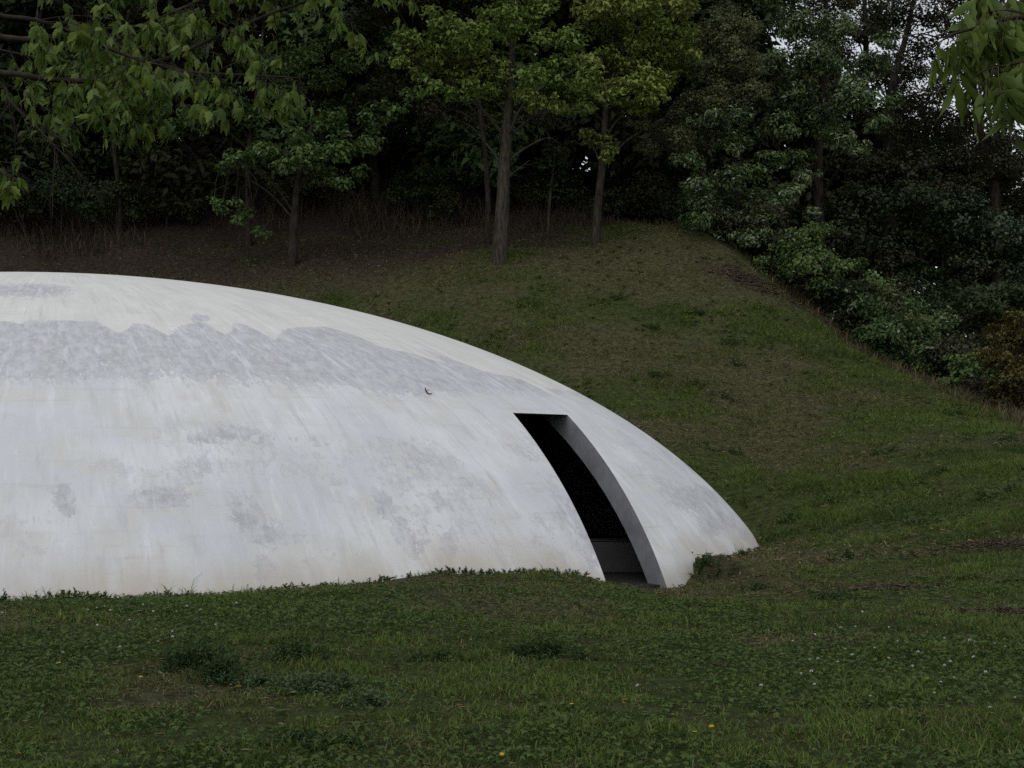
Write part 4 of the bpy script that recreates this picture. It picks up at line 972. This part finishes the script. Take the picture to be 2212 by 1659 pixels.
# sprigs along the foot of the dome
spr = [10, 68, 97, 172, 268, 318, 372, 398, 437, 452, 472, 486, 497, 508, 523, 534, 545, 556, 570, 592, 684, 700, 722, 748]
nsp = 0
for px in spr:
    # foot of the dome in this column: first dome point lying on the turf
    pys = np.linspace(430, 610, 361)
    hits = np.array([dome_hit(px, q) for q in pys])
    lev = hits[:, 2] - hgt(hits[:, 0], hits[:, 1])
    ok = np.where(lev > 0)[0]
    if not len(ok): continue
    c = hits[ok[-1]]
    d = norm(c[:2] - DC[:2]); c2 = c[:2] + d * rng.uniform(.02, .12)
    big = px in (437, 523, 545, 10, 97)
    g_ = gz(c2[0], c2[1])
    root = empty('weed_sprig', (c2[0], c2[1], g_))
    tag(root, 'small green weed sprig growing against the foot of the dome', 'weed', 'sprigs along the foot of the dome')
    A = Acc(); S = Acc()
    for s_ in range(rng.integers(7, 16)):
        bx, by = c2 + rng.normal(size=2) * np.array([.14, .04])
        bz = gz(bx, by) - .01
        hh = rng.uniform(.03, .085) * (1.7 if big and s_ < 2 else 1)
        tip = np.array([bx + rng.normal() * .03, by - abs(rng.normal()) * .02, bz + hh])
        S.add(*tube(spline([np.array([bx, by, bz]), tip], 3), [.003, .002], 4))
        m = 12
        t = np.linspace(.25, 1, m)
        C = np.array([bx, by, bz]) + (tip - np.array([bx, by, bz])) * t[:, None]
        ax = rand_dir(m); ax[:, 2] = abs(ax[:, 2]) * .5 + .3; ax = norm(ax)
        V, F = leaf_quads(C + ax * .012, ax, norm(rand_dir(m) + [0, -.5, .6]), np.full(m, .036), np.full(m, .015))
        A.add(V, F, np.repeat(lerp(np.array([.035, .065, .02]), np.array([.07, .10, .035]), rng.random((m, 1))), 4, axis=0))
    tag(S.obj('stem', M_STEM, root), kind='stuff'); tag(A.obj('foliage', M_LEAF, root), kind='stuff')

# clover heads and yellow flowers, one object each
def flower_mesh(kind):
    A = Acc()
    if kind == 'white':
        Vs, Fs = tube(np.array([[0, 0, -.02], [0, 0, .045]]), [.0015, .0015], 4)
        A.add(Vs, np.concatenate([Fs[:, [0, 1, 2]], Fs[:, [0, 2, 3]]]), np.array([.05, .08, .03]))
        n = 44
        d = rand_dir(n); d[:, 2] = np.abs(d[:, 2]) * .9 - .15; d = norm(d)
        C = np.array([0, 0, .05]) + d * .009
        V, F = leaf_quads(C, d, rand_dir(n), np.full(n, .011), np.full(n, .006))
        A.add(V, F, np.repeat(lerp(np.array([.62, .60, .54]), np.array([.80, .79, .76]), rng.random((n, 1))), 4, axis=0))
    else:
        Vs, Fs = tube(np.array([[0, 0, -.02], [0, 0, .05]]), [.0015, .0015], 4)
        A.add(Vs, np.concatenate([Fs[:, [0, 1, 2]], Fs[:, [0, 2, 3]]]), np.array([.06, .08, .03]))
        n = 14
        a = np.linspace(0, 6.283, n, endpoint=False); d = np.stack([np.cos(a), np.sin(a), np.full(n, .25)], 1); d = norm(d)
        V, F = leaf_quads(np.array([0, 0, .052]) + d * .010, d, np.tile([0, 0, 1.0], (n, 1)), np.full(n, .02), np.full(n, .007))
        A.add(V, F, np.array([.62, .47, .05]))
    o = A.obj('flower_source', M_PETAL)
    m = o.data; bpy.data.objects.remove(o)
    return m
FW, FY = flower_mesh('white'), flower_mesh('yellow')
def place_flower(m, px, py, name, label, group, s=1.0):
    g0 = ground_at(px, py + 4)
    o = bpy.data.objects.new(name, m); col.objects.link(o)
    o.location = (g0[0], g0[1], gz(g0[0], g0[1]) + .005)
    o.rotation_euler = (rng.normal() * .2, rng.normal() * .2, rng.random() * 6)
    o.scale = (s,) * 3
    tag(o, label, 'flower', group)
wf = [(87, 611), (97, 608), (104, 606), (110, 612), (143, 605), (154, 613), (177, 612), (187, 608), (200, 611), (237, 605), (98, 627), (156, 631), (174, 633), (216, 627), (158, 643), (3, 614), (130, 621), (172, 640), (120, 650), (62, 655),
      (862, 614), (797, 636), (790, 643), (812, 637), (820, 634), (841, 630), (856, 628), (875, 634), (889, 628), (897, 642), (926, 632), (943, 640), (844, 650), (868, 648), (875, 649), (853, 658), (900, 655), (810, 662), (818, 661), (830, 662), (800, 675), (812, 676), (846, 664), (838, 664),
      (886, 660), (958, 634), (970, 643), (976, 644), (987, 646), (995, 645), (1004, 648), (960, 652), (950, 665), (945, 668), (952, 670), (912, 668), (975, 660), (1010, 662), (955, 680), (940, 685), (900, 690), (870, 700), (935, 697), (1008, 665), (815, 690), (782, 655), (770, 640), (985, 676), (918, 655), (892, 672), (760, 690), (735, 655), (700, 665), (640, 690), (470, 640), (560, 630), (1015, 700), (990, 712), (840, 720), (902, 735)]
wf = [w for i, w in enumerate(wf) if i < 20 or i % 3]
for px, py in wf:
    place_flower(FW, px, py, 'clover_flower', 'white clover flower head in the lawn', 'white clover flowers', rng.uniform(.6, 1.0))
yf = [(626, 705), (622, 708), (673, 720), (141, 680), (60, 668), (695, 738), (502, 760), (17, 758), (572, 708), (930, 683), (828, 632), (712, 732), (238, 692), (942, 678)]
for px, py in yf:
    place_flower(FY, px, py, 'yellow_flower', 'small yellow flower in the lawn', 'yellow flowers', rng.uniform(.7, 1.15))

# ------------------------------------------------------------------ overhanging leafy branches near the camera
def leaflet(L_, W_, teeth, col_):
    """one drooping toothed leaflet along +x, folded on its midrib; fan of triangles each side"""
    xs = np.array([0, .14, .30, .44, .60, .74, .88, 1.0])
    wd = np.array([.02, .30, .50, .44, .40, .24, .12, 0.0])
    if teeth: wd = wd * np.array([1, 1, 1.12, .86, 1.14, .84, 1.1, 1])
    sag = -0.42 * xs ** 1.8
    mid = np.stack([xs * L_, xs * 0, sag * L_], 1)
    l = mid + np.stack([xs * 0, wd * W_, -.30 * wd * W_ + .02 * L_ * np.sin(xs * 9)], 1)
    r = mid + np.stack([xs * 0, -wd * W_, -.30 * wd * W_ - .02 * L_ * np.sin(xs * 8)], 1)
    V = np.concatenate([mid, l, r]); m = len(xs); F = []
    for i in range(m - 1):
        F += [(i, i + 1, m + i + 1), (i, m + i + 1, m + i), (i, 2 * m + i + 1, i + 1), (i, 2 * m + i, 2 * m + i + 1)]
    return V, np.array(F), np.tile(np.asarray(col_), (len(V), 1)) * rng.uniform(.85, 1.15)
def rot(V, yaw, pit, roll):
    cy, sy, cp, sp, cr, sr = math.cos(yaw), math.sin(yaw), math.cos(pit), math.sin(pit), math.cos(roll), math.sin(roll)
    Rx = np.array([[1, 0, 0], [0, cr, -sr], [0, sr, cr]]); Ry = np.array([[cp, 0, sp], [0, 1, 0], [-sp, 0, cp]]); Rz = np.array([[cy, -sy, 0], [sy, cy, 0], [0, 0, 1]])
    return V @ (Rz @ Ry @ Rx).T
def compound_leaf(n, L_, W_, teeth, col_):
    """leaf stalk hanging along +x with n leaflets at its end"""
    A = Acc()
    st = L_ * .55
    p_ = np.array([[0, 0, 0], [st * .5, 0, .02 * st], [st, 0, -.1 * st]])
    Vs, Fs = tube(p_, [.0018, .0014], 4)
    A.add(Vs, np.concatenate([Fs[:, [0, 1, 2]], Fs[:, [0, 2, 3]]]), np.array([.09, .10, .04]))
    for q in range(n):
        V, F, C = leaflet(L_ * (1 if q == 0 else rng.uniform(.72, .95)), W_ * rng.uniform(.85, 1.15), teeth, col_)
        yaw = 0 if q == 0 else (1 if q % 2 else -1) * rng.uniform(.55, .95)
        V = rot(V, yaw + rng.normal() * .1, rng.uniform(.15, .75), rng.normal() * .35)
        at_ = p_[-1] if q < 3 else p_[1]
        A.add(V + at_, F, C)
    o = A.obj('leaf_source', M_LEAF2); m = o.data; bpy.data.objects.remove(o)
    return m
M_LEAF2 = leaf_mat('soft_leaf', 0.5, 0.22, 0.30)
def pinnate_leaf(npair, L_, W_, col_):
    A = Acc()
    st = L_ * .9
    t = np.linspace(0, 1, 6)
    p_ = np.stack([t * st, 0 * t, -.22 * st * t ** 2], 1)
    Vs, Fs = tube(p_, [.0018, .0012], 4)
    A.add(Vs, np.concatenate([Fs[:, [0, 1, 2]], Fs[:, [0, 2, 3]]]), np.array([.09, .08, .03]))
    V, F, C = leaflet(L_, W_, True, col_); A.add(rot(V, rng.normal() * .15, .5, rng.normal() * .3) + p_[-1], F, C)
    for q in range(npair):
        for sd in (-1, 1):
            V, F, C = leaflet(L_ * rng.uniform(.7, 1.0), W_ * rng.uniform(.8, 1.15), True, col_)
            A.add(rot(V, sd * rng.uniform(.5, .95), rng.uniform(.3, .8), rng.normal() * .45) + p_[2 + 2 * q if q < 2 else 5], F, C)
    o = A.obj('leaf_source', M_LEAF2); m = o.data; bpy.data.objects.remove(o)
    return m
def leafy_branch_tree(name, label, trunk, tr, branches, twig_n, leafm, Y, droop, region, nmax, start_i, lsize, twl):
    base = np.asarray(trunk[0], float).copy(); base[2] = gz(base[0], base[1]); trunk = [base - [0, 0, .1]] + [np.asarray(t, float) for t in trunk[1:]]
    root = empty(name, base); tag(root, label, 'tree')
    A = Acc(); A.add(*tube(spline(trunk, 24), [tr * 1.4, tr, tr * .85, tr * .6], 14, .08)); A.obj('trunk', M_BARKD, root, True)
    anchors = []
    for bi, (pts, r0, r1) in enumerate(branches):
        pth = spline([np.asarray(p, float) for p in pts], 40)
        A = Acc(); A.add(*tube(pth, [r0, (r0 + r1) / 2, r1], 8, .2))
        for q in range(twig_n):
            i = rng.integers(start_i, 40)
            d = rand_dir(1)[0] * np.array([1.0, .8, .7]); d[2] += droop
            T_ = norm(pth[min(i + 1, 39)] - pth[i - 1])
            L_ = rng.uniform(*twl)
            e = pth[i] + norm(d + T_ * .8) * L_
            e2 = e + np.array([0, 0, -.12 * L_])
            tp = spline([pth[i], lerp(pth[i], e, .5) + rng.normal(size=3) * .04 * L_, e2], 8)
            A.add(*tube(tp, [max(r1 * .6, .003), .0016], 5))
            for j in (2, 4, 5, 6, 7, 7): anchors.append((tp[j], norm(tp[j] - tp[j - 1])))
        for j in range(start_i, 40, 3): anchors.append((pth[j], norm(pth[min(j + 1, 39)] - pth[j - 1])))
        A.obj('branch', M_BARKD, root, True)
    rng.shuffle(anchors)
    vis = []
    for p_, t_ in anchors:
        if region(p_): vis.append((p_, t_))
    for p_, t_ in vis[:nmax]:
        m = leafm[rng.integers(len(leafm))]
        o = bpy.data.objects.new('leaf', m); col.objects.link(o)
        o.parent = root
        o.matrix_parent_inverse = Matrix.Translation(-root.location)
        o.location = p_
        yaw = math.atan2(t_[1], t_[0]) + rng.normal() * .9
        o.rotation_euler = (rng.normal() * .5, rng.uniform(.45, 1.3), yaw)
        o.scale = (lsize * rng.uniform(.75, 1.2),) * 3
    rest = vis[nmax:]
    if rest:
        A = Acc()
        for p_, t_ in rest:
            m = leafm[rng.integers(len(leafm))]
            V = np.empty(len(m.vertices) * 3, np.float32); m.vertices.foreach_get('co', V); V = V.reshape(-1, 3)
            F = np.empty(len(m.loops), np.int32); m.loops.foreach_get('vertex_index', F); F = F.reshape(-1, 3)
            C = np.empty(len(m.vertices) * 4, np.float32); m.attributes['Col'].data.foreach_get('color', C); C = C.reshape(-1, 4)[:, :3]
            yaw = math.atan2(t_[1], t_[0]) + rng.normal() * .9
            A.add(rot(V * lsize * rng.uniform(.75, 1.2), yaw, rng.uniform(.45, 1.3), rng.normal() * .5) + p_, F, C)
        tag(A.obj('foliage', M_LEAF2, root), kind='stuff')
    return root, len(vis)
YB = [(.100, .150, .024), (.085, .132, .022), (.125, .168, .028), (.070, .115, .020)]
leafA = [compound_leaf(3, .112, .041, True, c) for c in YB] + [compound_leaf(3, .100, .035, True, c) for c in YB] + [compound_leaf(5, .095, .034, True, c) for c in YB]
YA = 8.2
def in_pic(p_):
    d = p_ - np.array([0, 0, CAMH])
    fw = d[1] * _c + d[2] * _s; upw = -d[1] * _s + d[2] * _c
    return 512 + FPX * d[0] / fw, 384 - FPX * upw / fw
def regA(p_):
    px, py = in_pic(p_)
    lim = np.interp(px, [-80, 0, 20, 45, 60, 110, 150, 190, 230, 300, 330, 345, 380, 420], [100, 92, 95, 112, 135, 140, 128, 122, 112, 104, 92, 62, 45, 20])
    return (py < lim and px < 410) or (px < 16 and 150 < py < 190)
def B(lst, Y): return [P(a, b_, Y + (c if True else 0)) for a, b_, c in lst]
trunkA = [np.array([-6.2, 8.6, 0]), np.array([-6.15, 8.6, 1.6]), np.array([-6.0, 8.5, 3.0]), np.array([-5.9, 8.4, 4.6]), np.array([-5.7, 8.3, 6.2])]
brA = [(([trunkA[1] + [0, 0, .9]] + B([(-100, 140, -.2), (-40, 155, -.3), (-8, 166, -.3), (8, 176, -.3)], YA)), .008, .002),
       (([trunkA[2]] + B([(-150, 20, .2), (0, 37, 0), (33, 39, 0), (75, 34, 0), (108, 29, 0), (145, 25, .1), (182, 8, .2), (225, -8, .3)], YA)), .022, .007),
       (([trunkA[2] - [0, 0, .35]] + B([(-150, 70, 0), (0, 73, -.1), (38, 78, -.1), (72, 81, -.1), (106, 79, 0), (135, 67, 0), (168, 58, .1), (217, 37, .2), (275, 12, .3), (330, -6, .4)], YA)), .021, .007),
       (([trunkA[2] - [0, 0, .6]] + B([(-120, 60, .1), (-10, 78, 0), (12, 104, -.1), (31, 121, -.1), (48, 139, -.2), (58, 150, -.2)], YA)), .014, .003),
       (([trunkA[3]] + B([(-120, -60, .3), (20, -25, .3), (120, -35, .2), (220, -40, .2), (330, -30, .3), (410, -20, .3)], YA)), .03, .006),
       (([trunkA[2]] + B([(-100, 5, -.4), (0, 16, -.5), (30, 19, -.5), (60, 27, -.5), (100, 45, -.5), (140, 60, -.5), (190, 72, -.4), (250, 75, -.3), (300, 78, -.2)], YA)), .016, .003),
       (([trunkA[2]] + B([(-100, 30, .4), (0, 50, .4), (40, 58, .4), (90, 66, .4), (140, 90, .3), (150, 110, .3)], YA)), .012, .003)]
bx, nA = leafy_branch_tree('overhanging_maple', 'near tree reaching in from the upper left with toothed green leaves', trunkA, .16, brA, 30, leafA, YA, -.45, regA, 300, 14, .86, (.10, .50))
# a low leaf spray at the left edge
leafB = [pinnate_leaf(2, .125, .030, c) for c in [(.095, .140, .024), (.078, .120, .022), (.115, .155, .028), (.085, .125, .022)]] + [pinnate_leaf(1, .14, .034, (.088, .132, .024))]
YR = 4.6
trunkB = [np.array([2.9, 4.7, 0]), np.array([2.9, 4.7, 1.4]), np.array([2.85, 4.7, 2.6]), np.array([2.8, 4.6, 3.8])]
brB = [(([trunkB[2]] + B([(1130, 40, .1), (1060, 20, 0), (1015, 18, 0), (975, 28, 0), (940, 38, 0)], YR)), .012, .003),
       (([trunkB[2] - [0, 0, .1]] + B([(1120, 70, -.2), (1060, 52, -.2), (1020, 62, -.2), (995, 68, -.2)], YR)), .010, .003),
       (([trunkB[2] + [0, 0, .2]] + B([(1100, -20, .2), (1040, -18, .2), (1000, -8, .2), (975, 2, .2)], YR)), .010, .003)]
def regB(p_):
    px, py = in_pic(p_)
    lim = np.interp(px, [915, 940, 975, 1000, 1024, 1100], [30, 38, 48, 72, 100, 110])
    return px > 918 and py < lim
bx2, nB = leafy_branch_tree('hanging_leaf_tree', 'near tree with long drooping leaves at the upper right corner', trunkB, .10, brB, 9, leafB, YR, -.35, regB, 66, 14, .95, (.04, .18))
print('near leaves', nA, nB)
#print('TRIS', sum(len(o.data.loops) - 2 * len(o.data.polygons) for o in col.objects if o.type == 'MESH'))
